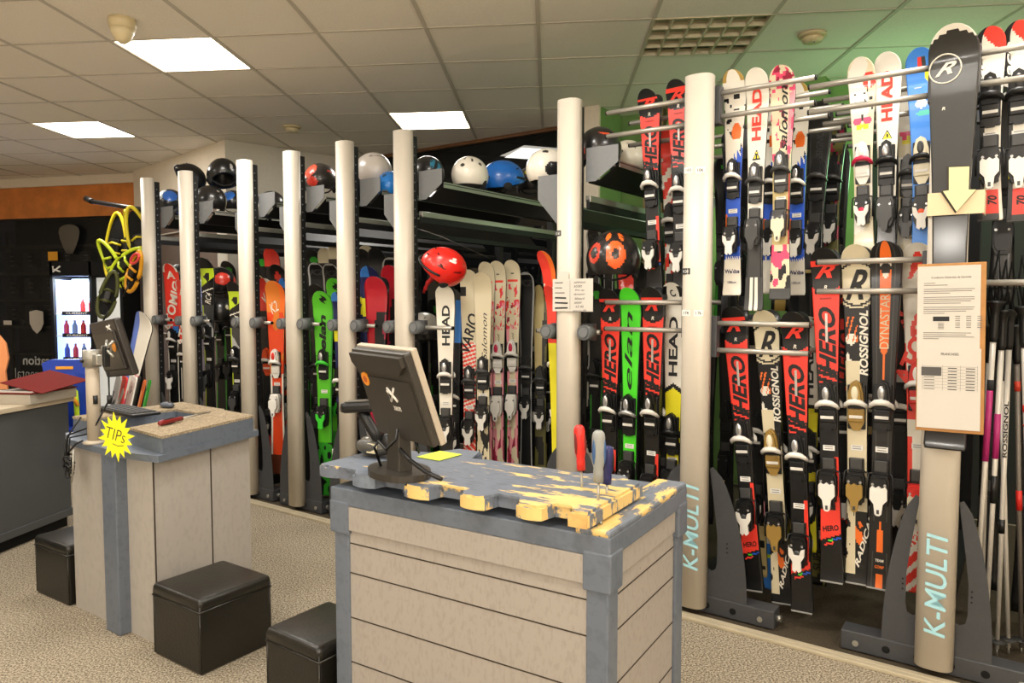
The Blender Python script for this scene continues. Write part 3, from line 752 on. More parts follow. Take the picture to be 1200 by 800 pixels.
# ---- bindings
BCOL = {'blk': BLACK, 'wht': WHITE, 'red': RED, 'slv': SILVER, 'gry': mat('graphite_plastic', (64, 64, 64), 0.35), 'pnk': mat('crimson_plastic', (196, 30, 70), 0.35), 'gld': mat('smoked_gold_plastic', (150, 120, 60), 0.3), 'crm': mat('cream_white_plastic', (222, 212, 184), 0.4), 'grn': mat('green_plastic', (60, 200, 50), 0.4), 'plum': mat('plum_plastic', (88, 44, 60), 0.35), 'yel': mat('yellow_plastic', (226, 204, 30), 0.4), 'org': mat('orange_plastic', (226, 84, 40), 0.4)}
_BM = {}
def toe_meshes(A, Wg, acc, full):
    k = ('t', A, Wg, acc, full)
    if k in _BM: return _BM[k]
    a, w_, c = BCOL[A], BCOL[Wg], BCOL[acc]
    mb = MB()
    mb.box((0, -.007, -.015), (.074, .014, .20), BLACK, .004)                      # base plate
    prof = [(-.034, -.0), (-.03, .05), (-.018, .098), (0, .108), (.018, .098), (.03, .05), (.034, 0)]
    mb.prism(prof, -.014, -.038, a); mb.prism([(x * .72, z * .9 + .004) for x, z in prof], -.038, -.056, a)
    mb.ell((0, -.054, .048), (.017, .008, .034), c, 12, 8)
    mb.box((0, -.016, -.05), (.07, .02, .062), a, .006); 
    mb.prism([(-.036, -.08), (.036, -.08), (.016, -.118), (-.016, -.118)], -.004, -.018, a)
    mb.build('x'); o1 = bpy.data.objects[-1] if False else None
    return None
def mesh_only(mb, name):
    me = bpy.data.meshes.new(name); bmesh.ops.recalc_face_normals(mb.bm, faces=mb.bm.faces); mb.bm.to_mesh(me); mb.bm.free()
    for m in mb.mats: me.materials.append(m)
    return me
def toe_parts(A, Wg, acc):
    k = ('t', A, Wg, acc)
    if k in _BM: return _BM[k]
    a, w_, c = BCOL[A], BCOL[Wg], BCOL[acc]
    mb = MB()
    mb.box((0, -.007, -.015), (.074, .014, .20), BLACK, .004)
    prof = [(-.034, 0), (-.031, .05), (-.02, .094), (0, .108), (.02, .094), (.031, .05), (.034, 0)]
    mb.prism(prof, -.012, -.036, a); mb.prism([(x * .74, z * .88 + .005) for x, z in prof], -.036, -.054, a)
    mb.box((0, -.016, -.052), (.07, .022, .06), a, .006)
    mb.prism([(-.035, -.078), (.035, -.078), (.015, -.12), (-.015, -.12)], -.004, -.018, a)
    body = mesh_only(mb, 'toe_binding')
    mb = MB()
    pts = [(-.048, -.020, -.016), (-.04, -.040, -.002), (-.022, -.054, .010), (0, -.058, .013), (.022, -.054, .010), (.04, -.040, -.002), (.048, -.020, -.016)]
    mb.tube(pts, [.007, .010, .013, .014, .013, .010, .007], w_, 8)
    wing = mesh_only(mb, 'toe_wing')
    mb = MB(); mb.ell((0, -.052, .052), (.016, .008, .032), c, 12, 8); window = mesh_only(mb, 'release_window')
    mb = MB(); mb.box((0, -.028, -.058), (.056, .006, .014), WHITE, .002); pad = mesh_only(mb, 'slide_plate')
    _BM[k] = (body, (('toe_wing', wing), ('release_window', window), ('slide_plate', pad)))
    return _BM[k]
def heel_parts(A, Lv, acc, style):
    k = ('h', A, Lv, acc, style)
    if k in _BM: return _BM[k]
    a, l, c = BCOL[A], BCOL[Lv], BCOL[acc]
    mb = MB()
    mb.box((0, -.009, .02), (.062, .018, .20), BLACK, .004); mb.box((0, -.02, .095), (.05, .008, .05), BCOL['gry'], .003)
    prof = [(-.038, .035), (-.03, .06), (.03, .06), (.038, .035), (.036, -.05), (.024, -.085), (-.024, -.085), (-.036, -.05)]
    mb.prism(prof, -.014, -.046, a); mb.prism([(x * .8, z * .8) for x, z in prof], -.046, -.064, a)
    mb.cyl((-.024, -.062, .022), (-.024, -.067, .022), .006, SILVER, 8); mb.cyl((.024, -.062, .022), (.024, -.067, .022), .006, SILVER, 8)
    body = mesh_only(mb, 'heel_binding')
    mb = MB()
    if style == 'y':
        mb.prism([(-.036, .012), (-.020, .006), (-.012, -.02), (.012, -.02), (.020, .006), (.036, .012), (.034, -.024), (.018, -.05), (.02, -.09), (.008, -.10), (0, -.088), (-.008, -.10), (-.02, -.09), (-.018, -.05), (-.034, -.024)], -.062, -.074, l)
    else:
        mb.prism([(-.034, .004), (-.026, .016), (-.012, .008), (0, .018), (.012, .008), (.026, .016), (.034, .004), (.034, -.042), (.018, -.062), (.013, -.105), (.006, -.112), (-.006, -.112), (-.013, -.105), (-.018, -.062), (-.034, -.042)], -.060, -.074, l)
        mb.box((0, -.0745, -.094), (.010, .003, .018), BCOL['gry'])
    lever = mesh_only(mb, 'heel_lever')
    mb = MB()
    mb.tube([(-.050, -.04, -.05), (-.050, -.03, .03), (-.047, -.02, .058), (-.034, -.012, .062), (.034, -.012, .062), (.047, -.02, .058), (.050, -.03, .03), (.050, -.04, -.05)], .004, BLACK, 6)
    brake = mesh_only(mb, 'ski_brake')
    mb = MB(); mb.ell((0, -.062, -.012), (.016, .006, .014), c, 10, 6); cap = mesh_only(mb, 'heel_cap')
    _BM[k] = (body, (('heel_lever', lever), ('ski_brake', brake), ('heel_cap', cap)))
    return _BM[k]
STK = None
def make_ski(label, design, M, L, wd=.12, ft=.44, fh=.78, toe=('blk', 'wht', 'slv'), heel=('blk', 'wht', 'gry', 'y'), detail=2, group=None, rear=False, bs=1.0, name='ski', sticker=True):
    """M: tail-base frame (x across, -y the top sheet, z to the tip)"""
    t = thing(name, label, 'ski', M=M, group=group)
    nx, nz = {2: (22, int(L / .008)), 1: (10, int(L / .02)), 0: (5, int(L / .05))}[detail]
    link('ski_body', ski_body_mesh(design, L, wd, nx, nz), t)
    if detail > 0 and DES[design][1]:
        items = []
        for (s, sc, ln, h, col, bold, shear, uo, ang) in DES[design][1]:
            if detail < 2 and h * wd < .03: continue
            if h == 0: h = .16
            hw_ = halfw(sc, wd) * wd; a = math.radians(ang)
            H = h * 2 * hw_
            if ln is None:
                n = max(1, len(s)); lnm = H * (.68 * n if n > 1 else .8); lnm = min(lnm, 1.75 * hw_)
            else: lnm = ln * L
            if ang == 0 and ln is not None: lnm, H = min(1.5 * hw_, H), ln * L
            tz = sc * L; dd = max(0, .15 - tz); y = -2.6 * dd * dd
            items.append((s, (uo * hw_, y - .0072, L - tz), lnm, H, (math.cos(a), 0, math.sin(a)), (-math.sin(a), 0, math.cos(a)), cm(col), bold, shear))
        for it in items:
            lo = lettering(t, [it], 'lettering')
            for v in lo.data.vertices:
                tz = L - v.co.z; dd = max(0, .15 - tz); de = max(0, tz - (L - .07)); v.co.y = -2.6 * dd * dd - 2.0 * de * de - .0072
    if design == 'hero' and detail == 2:
        mb = MB(); mb.box((0, -.0085, L * .765), (.011, .004, L * .085), mat('silver_slide', (200, 196, 190), .3, .5), .0015); mb.build('slide_bar', t)
    if ft is not None:
        for frac, (body, subs), off in ((ft, toe_parts(*toe), 0), (fh, heel_parts(*heel), 0)):
            b = link(body.name.split('.')[0], body, t, (0, -.0058, L * (1 - frac))); b.scale = (bs, bs, bs)
            for nme, me in subs:
                if detail == 0 or (detail == 1 and nme in ('release_window', 'heel_cap', 'ski_brake')): continue
                link(nme, me, b)
        if sticker and detail == 2:
            fs = (ft * .45 + fh * .55)
            mb = MB(); mb.box((0, -.0075 if bs < 1 else -.0075, L * (1 - fs)), (.05 * bs, .002, .024 * bs), LABELM)
            for k in range(2): mb.box((0, -.0088, L * (1 - fs) + .006 * bs - k * .010 * bs), (.036 * bs, .0006, .003 * bs), GREYINK)
            mb.build('barcode_label', t)
    return t
def ski_frame(pt, pb, yaw=0.0, lean=0.0):
    z = (pt - pb).normalized()
    x = Matrix.Rotation(math.radians(yaw), 3, 'Z') @ U
    x = (x - z * x.dot(z)).normalized(); y = z.cross(x)
    M = Matrix((x, y, z)).transposed().to_4x4(); M.translation = pb
    return M
def ski(label, design, tip, tail, w, wd=.12, yaw=0, mate=None, **kw):
    """tip and tail as sighted points at depth w behind the rack front (tail may be a length in metres); mate: label of the ski strapped base to base behind it"""
    pt = at_w(tip[0], tip[1], w)
    if isinstance(tail, (int, float)):
        pb = pt - Vector((0, 0, tail))
    else: pb = at_w(tail[0], tail[1], w)
    L = (pt - pb).length
    M = ski_frame(pt, pb, yaw)
    o = make_ski(label, design, M, L, wd, **kw)
    if mate:
        M2 = M @ Matrix.Translation((0.0, .016, 0)) @ Matrix.Rotation(PI, 4, 'Z')
        k2 = dict(kw); k2['detail'] = min(1, kw.get('detail', 2))
        make_ski(mate, design, M2, L, wd, **k2)
    return o
WB = ('blk', 'wht', 'slv'); YH = ('blk', 'wht', 'gry', 'y'); PH = ('blk', 'wht', 'gry', 'p')
# ---- right bay, upper row (hung from the top rods)
ski('blue and white child ski with orange disc, in front, nearest the middle lettered post', 'wedze', (862, 85), (858, 346), .13, .108, ft=.47, fh=.74, bs=.85)
ski('white child ski with red lettering, between the blue and the cream-pink child skis', 'headkid', (889, 83), (883, 364), .13, .108, ft=.46, fh=.66, bs=.85, toe=('gry', 'gry', 'slv'), heel=('gry', 'gry', 'gry', 'p'))
ski('cream and pink child ski with black script lettering in the top row', 'salomonkid', (918, 80), (914, 351), .13, .115, ft=.44, fh=.66, bs=.85, toe=('gry', 'gry', 'slv'), heel=('gry', 'crm', 'plum', 'p'))
ski('blue and white child ski half hidden behind the cream and pink script ski', 'wedze', (936, 98), (933, 346), .38, .108, ft=.47, fh=.74, bs=.85, detail=2)
ski('blue child ski behind the gap between the white red-lettered ski and the script ski', 'wedze', (905, 100), (902, 344), .40, .108, ft=.47, fh=.74, bs=.85, detail=1)
ski('black ski with pale side lettering deep behind the cream and pink script ski', 'rossidark', (964, 121), (952, 320), .70, .12, detail=1, toe=('blk', 'gry', 'slv'))
ski('olive patterned ski hanging deep in the green-lit gap', 'camo', (980, 140), (972, 300), 1.0, .12, detail=1, toe=('blk', 'gry', 'grn'))
ski('white child ski with a pink and yellow butterfly and a red disc near its tip', 'butterfly', (1010, 71), (1013, 318), .265, .115, ft=.48, fh=.70, bs=.85, toe=('wht', 'pnk', 'wht'), heel=('blk', 'wht', 'pnk', 'y'))
ski('white child ski with red upright lettering beside the butterfly ski', 'headkid', (1041, 65), (1038, 330), .29, .112, ft=.47, fh=.68, bs=.9, toe=('blk', 'blk', 'slv'), heel=('gry', 'gry', 'gry', 'p'))
ski('dim child ski with butterfly print behind the gap left of the blue ski', 'butterfly', (1067, 88), (1062, 330), .40, .115, ft=.48, fh=.70, bs=.85, detail=1, toe=('gry', 'gry', 'gry'), heel=('blk', 'gry', 'gry', 'y'))
ski('blue child ski with a yellow disc, left of the tall black ski', 'blueoval', (1079, 60), (1082, 318), .292, .115, ft=.49, fh=.72, bs=.9, toe=('crm', 'blk', 'gry'), heel=('blk', 'wht', 'org', 'y'))
ski('red, white and black child ski, left one of the two at the top right corner', 'race', (1161, 36), (1160, 259), .16, .105, ft=.36, fh=.70, bs=.95, toe=('blk', 'blk', 'gry'), heel=('blk', 'wht', 'blk', 'p'))
ski('red, white and black child ski, cut by the right edge of the photo', 'race', (1194, 29), (1194, 260), .19, .105, ft=.36, fh=.70, bs=.95, toe=('blk', 'blk', 'gry'), heel=('blk', 'wht', 'blk', 'p'))
# ---- right bay, lower row
ski('red and black ski whose tail ends behind the curved guard fin', 'hero', (860, 359), (883, 692), .15, .115, ft=.465, fh=.72, mate='ski strapped base to base behind the red and black ski next to the lettered post')
ski('shorter cream and black ski with letter R, between two short red and black skis', 'rossi', (897, 363), (917, 707), .20, .118, ft=.475, fh=.73, toe=('gld', 'wht', 'crm'), heel=('blk', 'gld', 'blk', 'p'), mate='ski strapped behind the shorter cream and black ski')
ski('red and black ski hanging lowest, its square black tail nearest the floor', 'hero', (931, 365), (940, 717), .13, .118, ft=.475, fh=.78, mate='ski strapped base to base behind the lowest hanging red and black ski')
ski('white and yellow ski with black lettering glimpsed behind the lowest red and black ski', 'headyel', (949, 370), (948, 645), .42, .115, ft=.56, fh=.8, detail=1)
ski('olive ski with black tail lettering in the gap beside the lowest red and black ski', 'supero', (957, 380), (958, 684), .53, .115, detail=1, sticker=False)
ski('tall red and black ski left of the tall cream and black one', 'hero', (967, 291), (975, 682), .13, .120, ft=.462, fh=.70, heel=PH, mate='ski strapped base to base behind the tall red and black ski of the middle row')
ski('tall cream and black ski with letter R, beside the orange-striped ski', 'rossi', (1004, 287), (1005, 684), .162, .122, ft=.462, fh=.70, toe=('gld', 'wht', 'crm'), heel=('blk', 'gld', 'blk', 'p'), mate='ski strapped behind the tall cream and black ski')
ski('tall black ski with an orange centre stripe and cream lettering', 'dynastar', (1039, 283), (1030, 690), .13, .123, ft=.46, fh=.70, heel=PH, toe=('blk', 'wht', 'slv'), mate='ski strapped base to base behind the orange-striped black ski')
ski('white and red ski partly hidden by the clipboard', 'redster', (1076, 285), (1076, 694), .23, .125, ft=.40, fh=.72, toe=('red', 'wht', 'wht'), heel=('red', 'crm', 'red', 'p'), mate='ski strapped behind the white and red ski at the clipboard')
ski('dark ski with grey lettering in the gap right of the tall cream and black ski', 'rossidark', (1022, 310), (1018, 660), .42, .12, detail=1, sticker=False)
ski('dark grey ski in the gap right of the orange-striped ski', 'black', (1058, 330), (1052, 660), .44, .12, detail=1, sticker=False)
ski('dark ski with a tan framed tail behind the guard fin of the lettered post', 'frame', (885, 380), (889, 674), .42, .115, ft=.42, fh=.72, detail=1)
ski('ski with a bright blue tail behind the shorter cream and black ski', 'bluetail', (908, 385), (901, 690), .53, .11, ft=.42, fh=.72, detail=1)
ski('red-bellied black ski behind the tall red and black one', 'hero', (990, 330), (992, 650), .40, .115, ft=.5, fh=.78, detail=1)
# ---- bay left of the lettered post
ski('short red and black ski on the top rods, left of two, above the green ski', 'hero', (761, 107), (767, 342), .22, .115, ft=.47, fh=.80, bs=.95, mate='ski strapped behind the left short red and black ski of the top rods')
ski('short red and black ski on the top rods, touching the lettered post', 'hero', (795, 96), (799, 342), .22, .12, ft=.52, fh=.82, bs=.95, mate='ski strapped behind the short red and black ski touching the lettered post')
ski('red and black ski between the paper note and the bright green ski', 'hero', (716, 338), 1.42, .13, .12, ft=.465, fh=.74, mate='ski strapped behind the red and black ski left of the green one')
ski('bright green ski with black lettering, between two red and black skis on the lower rods', 'elan', (740, 337), 1.40, .13, .12, ft=.48, fh=.71, toe=('blk', 'slv', 'slv'), heel=('blk', 'gry', 'slv', 'y'), mate='ski strapped behind the bright green ski')
ski('red and black ski on the lower rods, right of the green ski', 'hero', (766, 336), 1.42, .13, .12, ft=.465, fh=.74, mate='ski strapped behind the red and black ski right of the green one')
ski('white and yellow ski with upright black lettering on the lower rods, touching the lettered post', 'headyel', (791, 331), 1.42, .20, .122, ft=.555, fh=.74, toe=('blk', 'blk', 'slv'), heel=('blk', 'slv', 'gry', 'y'), mate='ski strapped behind the white and yellow ski')
ski('red ski leaning deep behind the gap left of the top red and black skis', 'redblack', (733, 295), (738, 520), .56, .12, detail=1, yaw=15)
ski('red and white ski behind the top red and black skis', 'redwhite', (786, 150), (789, 400), .46, .12, detail=1)
ski('black ski with a green binding deep behind the bumper of the note post', 'blackgreen', (700, 330), 1.3, .5, .12, detail=1, toe=('blk', 'blk', 'grn'))
# ---- left bays
ski('red ski with tilted white lettering at the far left, between the first two posts', 'atomic', (201, 309), 1.55, .16, .16, yaw=22, ft=.44, fh=.66, toe=('blk', 'wht', 'wht'), heel=('blk', 'wht', 'wht', 'y'), mate='ski strapped behind the red ski with tilted white lettering')
ski('second red ski with white lettering, cut off by the second post', 'atomic', (215, 328), 1.5, .16, .14, yaw=15, detail=1)
ski('black ski with a yellow-green triangle pattern beside the second post', 'fischer', (243, 302), 1.6, .17, .15, yaw=12, ft=.42, fh=.64, toe=('blk', 'gry', 'slv'), heel=('blk', 'gry', 'gry', 'p'))
ski('black ski with a yellow-green triangle pattern, cut off by the third post', 'fischer', (276, 330), 1.5, .14, .13, yaw=18, ft=.42, fh=.64, toe=('blk', 'gry', 'slv'), heel=('blk', 'gry', 'gry', 'p'))
ski('orange ski fading to red with white bindings', 'k2', (323, 329), 1.5, .12, .165, yaw=22, ft=.42, fh=.62, toe=('wht', 'wht', 'red'), heel=('wht', 'wht', 'org', 'p'))
ski('red and white tipped ski peeping out left of the orange ski', 'k2red', (313, 326), 1.5, .22, .165, yaw=22, detail=1, toe=('org', 'wht', 'red'))
ski('orange ski tucked right behind the front orange ski', 'k2', (331, 352), 1.4, .23, .12, yaw=20, ft=.42, fh=.62, detail=1, toe=('wht', 'wht', 'org'), heel=('wht', 'wht', 'org', 'p'))
ski('navy and yellow ski right of the orange skis, against the post', 'volkl', (337, 326), 1.5, .33, .14, yaw=15, detail=1)
ski('lime green ski in front, with black lettering, left of two in its bay', 'elanold', (379, 341), 1.5, .12, .165, yaw=22, ft=.35, fh=.60, toe=('blk', 'grn', 'slv'), heel=('blk', 'grn', 'blk', 'y'))
ski('lime green ski standing higher behind the front lime green ski', 'elanold', (394, 326), 1.55, .28, .15, yaw=20, ft=.36, fh=.60, detail=1, toe=('blk', 'grn', 'wht'), heel=('blk', 'grn', 'blk', 'y'))
ski('navy and yellow ski with a light blue tip, right of the lime green skis', 'volkl', (399, 342), 1.45, .13, .12, yaw=15, detail=1)
ski('dark red ski in front of its twin, left of the post behind the monitor', 'darkred', (441, 324), 1.5, .13, .165, yaw=22, detail=1, mate='ski strapped behind the front dark red ski')
ski('dark red ski standing taller beside the post behind the monitor', 'darkred', (459, 311), 1.5, .33, .155, yaw=20, detail=1)
ski('navy ski with a pink and yellow patch left of the dark red skis', 'volkl', (434, 312), 1.5, .30, .14, yaw=22, detail=1)
ski('light blue tipped navy ski against the post left of the dark red skis', 'volkl', (421, 313), 1.5, .42, .13, yaw=22, detail=1)
# tips further back in the left bays
BK = [
    ('red-tipped ski highest at the back above the orange skis', 'redtip', 319, 291, .62), ('dark ski with a small red mark behind the orange skis', 'darktip', 326, 310, .46), ('dark ski with a green sliver behind the orange skis', 'blackgreen', 307, 296, .62),
    ('dark ski with tan edges beside the third post, behind', 'blacktan', 303, 321, .46), ('dark ski with a green mark behind the black and yellow skis', 'blackgreen', 268, 306, .62), ('black ski with a green squiggle left behind the helmets', 'blackgreen', 257, 315, .74),
    ('grey-edged black ski, left of the two matching tips above the lime skis', 'k2dark', 372, 308, .46), ('grey-edged black ski, right of the two matching tips above the lime skis', 'k2dark', 389, 309, .46),
    ('black and green ski at the back left above the lime skis', 'blackgreen', 368, 293, .62), ('cream-tipped ski at the back above the lime skis', 'whitetip', 383, 291, .62), ('cream-tipped ski at the back against the post above the lime skis', 'whitetip', 395, 286, .62), ('black ski low between the post and the lime skis', 'black', 372, 333, .30),
    ('black ski at the back of the dark red bay', 'black', 426, 292, .62), ('brown-marked black ski at the back of the dark red bay', 'brown', 442, 291, .64), ('black ski behind the taller dark red ski', 'k2dark', 460, 302, .46), ('white-edged dark ski at the back left of the dark red bay', 'whitetip', 431, 288, .74),
]
for lab, des, x, y, wv in BK:
    ski(lab, des, (x, y), 1.5, wv, .15, yaw=22, detail=1, ft=.42, fh=.66, sticker=False, toe=('blk', 'blk', 'gry'), heel=('blk', 'gry', 'gry', 'p'))
# ---- the open aisle: skis along the flank of the carriage
def aisle(label, design, tip, u, L, wd=.12, yaw=38, tilt=0.0, mate=None, **kw):
    pt = at_u(tip[0], tip[1], u); pb = pt - Vector((0, 0, L)) + U * tilt
    M = ski_frame(pt, pb, yaw)
    make_ski(label, design, M, (pt - pb).length, wd, **kw)
    if mate:
        make_ski(mate, design, M @ Matrix.Translation((0, .016, 0)) @ Matrix.Rotation(PI, 4, 'Z'), (pt - pb).length, wd, **dict(kw, detail=1))
aisle('white ski with upright black lettering under the red hanging helmet', 'head', (522, 334), -2.78, 1.5, .12, yaw=28, ft=.38, fh=.60, mate='ski strapped behind the white ski under the red helmet')
aisle('cream, black and red ski with slanted red stripes, right of the white lettered ski', 'vario', (550, 316), -2.78, 1.6, .12, yaw=26, ft=.46, fh=.66, toe=('blk', 'gry', 'slv'))
aisle('plain cream ski with thin script, left of the flowered skis', 'cream', (566, 319), -2.67, 1.55, .12, yaw=24, ft=.42, fh=.6, detail=2, toe=('blk', 'gry', 'slv'))
for tip, uu, lab in (((571, 307), -2.84, 'cream ski with red flowers and white bindings, leftmost of three alike'), ((584, 306), -2.77, 'cream ski with red flowers and white bindings, middle one of three alike'), ((601, 305), -2.70, 'cream ski with red flowers and white bindings, rightmost of three alike')):
    aisle(lab, 'flower', tip, uu, 1.6, .115, yaw=18, ft=.41, fh=.62, toe=('wht', 'wht', 'pnk'), heel=('wht', 'wht', 'pnk', 'p'), group='flowered cream skis in the aisle')
for k, (lab, des, x, y) in enumerate((('black ski with grey edges right of the flowered skis', 'k2dark', 617, 319), ('black ski, second after the flowered skis', 'black', 627, 330), ('olive and tan ski near the dark end of the aisle', 'olive', 634, 334), ('black ski with tan edges at the dark end of the aisle', 'blacktan', 643, 345))):
    aisle(lab, des, (x, y), (-2.74, -2.82, -2.70, -2.80)[k], 1.55, .12, yaw=22, detail=1, ft=.45, fh=.62, toe=('blk', 'gry', 'gry'))
ski('red and white ski with a curled pink tip left of the paper note', 'redwhite', (641, 294), (668, 560), .30, .11, yaw=-12, detail=2, ft=.5, fh=.7)
ski('yellow ski half hidden behind the post with the paper note', 'yellow', (646, 335), (653, 600), .14, .060, yaw=10, detail=1, ft=None, mate=None)
# ---- tall black ski taped to the front post
pt = at_w(1119, 33, -.085); pb = at_w(1107, 526, -.085)
o = make_ski('tall wide black ski with white circled R, taped to the rightmost post', 'bigblack', ski_frame(pt, pb, -4), (pt - pb).length, .172, ft=None)
Lb = (pt - pb).length
mb = MB()
ring = [(-.028 + .054 * math.cos(a), -.0085 - 2.6 * max(0, .15 - (.150 - .054 * math.sin(a))) ** 2, Lb - .150 + .054 * math.sin(a)) for a in [2 * PI * k / 32 for k in range(32)]]
mb.tube(ring, .003, cm('wht'), 6, True); mb.build('round_emblem', o)
lettering(o, [('R', (-.026, -.0092, Lb - .150), .074, .046, (1, 0, .1), (0, 0, 1), cm('wht'), 0.02, .5), ('R', (-.03, -.0075, Lb - .30), .012, .012, (1, 0, 0), (0, 0, 1), cm('wht'), 0.02, .2)], 'emblem_letter')
# ------------------------------------------------------------------ painted and worn wood
def worn(name, paint, under, amt, scale, rough=.5, streak=(1, 1, 1), dark=None, grad=None):
    m = bpy.data.materials.new(name); m.use_nodes = True; nt = m.node_tree; b = nt.nodes['Principled BSDF']
    tc = nt.nodes.new('ShaderNodeTexCoord'); mp = nt.nodes.new('ShaderNodeMapping'); mp.inputs['Scale'].default_value = streak
    nt.links.new(tc.outputs['Object'], mp.inputs['Vector'])
    n = nt.nodes.new('ShaderNodeTexNoise'); n.inputs['Scale'].default_value = scale; n.inputs['Detail'].default_value = 7; n.inputs['Roughness'].default_value = .62
    nt.links.new(mp.outputs['Vector'], n.inputs['Vector'])
    r = nt.nodes.new('ShaderNodeValToRGB'); e = r.color_ramp.elements; e[0].position = 1 - amt; e[0].color = (0, 0, 0, 1); e[1].position = 1 - amt + .03; e[1].color = (1, 1, 1, 1)
    if grad:
        dp = nt.nodes.new('ShaderNodeVectorMath'); dp.operation = 'DOT_PRODUCT'; dp.inputs[1].default_value = grad
        nt.links.new(tc.outputs['Object'], dp.inputs[0])
        ad = nt.nodes.new('ShaderNodeMath'); ad.operation = 'ADD'; nt.links.new(n.outputs['Fac'], ad.inputs[0]); nt.links.new(dp.outputs['Value'], ad.inputs[1]); nt.links.new(ad.outputs['Value'], r.inputs['Fac'])
    else: nt.links.new(n.outputs['Fac'], r.inputs['Fac'])
    n2 = nt.nodes.new('ShaderNodeTexNoise'); n2.inputs['Scale'].default_value = scale * 4; n2.inputs['Detail'].default_value = 5
    nt.links.new(mp.outputs['Vector'], n2.inputs['Vector'])
    pr = nt.nodes.new('ShaderNodeValToRGB'); p = pr.color_ramp.elements
    c = rgb(*paint); d = rgb(*(dark or tuple(v * .86 for v in paint)))
    p[0].position = .36; p[0].color = d; p[1].position = .5; p[1].color = c
    nt.links.new(n2.outputs['Fac'], pr.inputs['Fac'])
    mx = nt.nodes.new('ShaderNodeMix'); mx.data_type = 'RGBA'
    nt.links.new(r.outputs['Color'], mx.inputs[0]); nt.links.new(pr.outputs['Color'], mx.inputs[6]); mx.inputs[7].default_value = rgb(*under)
    nt.links.new(mx.outputs[2], b.inputs['Base Color']); b.inputs['Roughness'].default_value = rough
    bp = nt.nodes.new('ShaderNodeBump'); bp.inputs['Strength'].default_value = .25; bp.inputs['Distance'].default_value = .003; bp.invert = True
    nt.links.new(r.outputs['Color'], bp.inputs['Height']); nt.links.new(bp.outputs['Normal'], b.inputs['Normal'])
    return m
BLUEG = worn('blue_grey_paint', (101, 109, 121), (196, 168, 112), .30, 9, .42, (1, 1, 1), (93, 101, 113))
BLUEW = worn('blue_grey_paint_worn', (109, 117, 129), (222, 188, 118), .48, 9, .45, (2.2, .6, 1.5))
BLUEE = worn('blue_grey_paint_edge_worn', (107, 115, 128), (224, 192, 124), .42, 8, .45, (.7, 2.6, 1), None, (.16, -.12, 0))
BARE = worn('bare_yellow_edge', (116, 126, 140), (226, 192, 120), .56, 9, .5, (1, 1, 1), None, (.22, 0, 0))
BEIGE = worn('greige_paint', (162, 155, 147), (112, 98, 76), .31, 14, .5, (1.6, 1, .7), (154, 147, 138))
BEIGE2 = worn('greige_paint_clean', (172, 166, 158), (140, 132, 118), .26, 10, .55, (1, 1, .6), (166, 160, 152))
GROOVE = mat('dark_groove', (52, 42, 32), .9)
RAWWOOD = mat('raw_end_grain', (216, 172, 104), .6, noise=(40, .15))
# ------------------------------------------------------------------ workbench in the middle
WB_M = frame(uw(-1.236, -1.350), RZ + .062)
t = thing('workbench', 'blue-grey and beige painted wooden workbench with planked sides, in the middle foreground', 'workbench', M=WB_M)
hx, hy, zt = .530, .32, .90
mb = MB(); mb.box((0, -hy + .025, .40), (2 * hx - .10, .03, .80), BEIGE, .002)
for z in (.12, .28, .44, .60, .705): mb.box((0, -hy + .0095, z), (2 * hx - .10, .002, .004), GROOVE)
mb.build('front_panel', t)
mb = MB(); mb.box((0, -hy + .012, .795), (2 * hx - .12, .03, .085), BEIGE, .003); mb.build('top_board', t)
mb = MB(); mb.box((hx - .03, 0, .40), (.03, 2 * hy - .08, .80), BEIGE, .002); mb.box((hx - .022, 0, .80), (.03, 2 * hy - .08, .08), BEIGE, .002)
for z in (.12, .28, .44, .60, .705): mb.box((hx - .0145, 0, z), (.002, 2 * hy - .10, .004), GROOVE)
mb.build('side_panel', t)
mb = MB(); mb.box((-hx + .03, 0, .42), (.03, 2 * hy - .08, .84), BEIGE, .002); mb.build('side_panel', t)
mb = MB(); mb.box((0, hy - .03, .42), (2 * hx - .10, .03, .84), BEIGE, .002); mb.build('back_panel', t)
for sx in (-1, 1):
    for sy in (-1, 1):
        mb = MB(); mb.box((sx * (hx - .038), sy * (hy - .038), .37), (.07, .07, .74), BLUEG, .006)
        mb.box((sx * (hx - .036), sy * (hy - .036), .795), (.088, .088, .115), BLUEG, .006)
        mb.build('corner_post', t)
mb = MB(); mb.box((0, 0, .868), (2 * hx + .01, 2 * hy + .01, .06), BLUEG, .004); mb.build('bench_top', t)
mb = MB(); mb.box((hx - .05, 0, .905), (.11, 2 * hy + .01, .022), BLUEW, .008); mb.build('right_rail', t)
# notched board resting on two blocks
def bx(u): return u + 1.225
def by(w): return w + 1.34
t = thing('notched_board', 'worn blue-grey notched wooden board with bare yellow edges, raised across the workbench top', 'notched board', M=WB_M)
poly = []
tabs = [(-1.83, -1.74, -1.66), (-1.63, -1.53, -1.70), (-1.39, -1.29, -1.715), (-1.17, -1.08, -1.715), (-.97, -.885, -1.715), (-.80, -.742, -1.70)]
rec = -1.645
for k, (a, b, wv) in enumerate(tabs):
    n = 6
    if k > 0: poly.append((bx(a) - .012, by(rec) - 0.0))
    for q in range(n + 1):
        f = q / n
        poly.append((bx(a + (b - a) * f), by(wv) + .012 * abs(2 * f - 1) ** 2))
    if k < 5: poly.append((bx(b) + .012, by(rec)))
poly += [(bx(-.742), by(-1.30)), (bx(-.80), by(-1.30)), (bx(-.82), by(-1.235)), (bx(-.92), by(-1.235)), (bx(-.95), by(-1.30)), (bx(-1.42), by(-1.30)), (bx(-1.45), by(-1.17)), (bx(-1.56), by(-1.17)), (bx(-1.60), by(-1.30)), (bx(-1.79), by(-1.32)), (bx(-1.83), by(-1.42))]
mb = MB(); mb.prism(poly, .925, .968, BLUEE, plane='XY')
bm = mb.bm
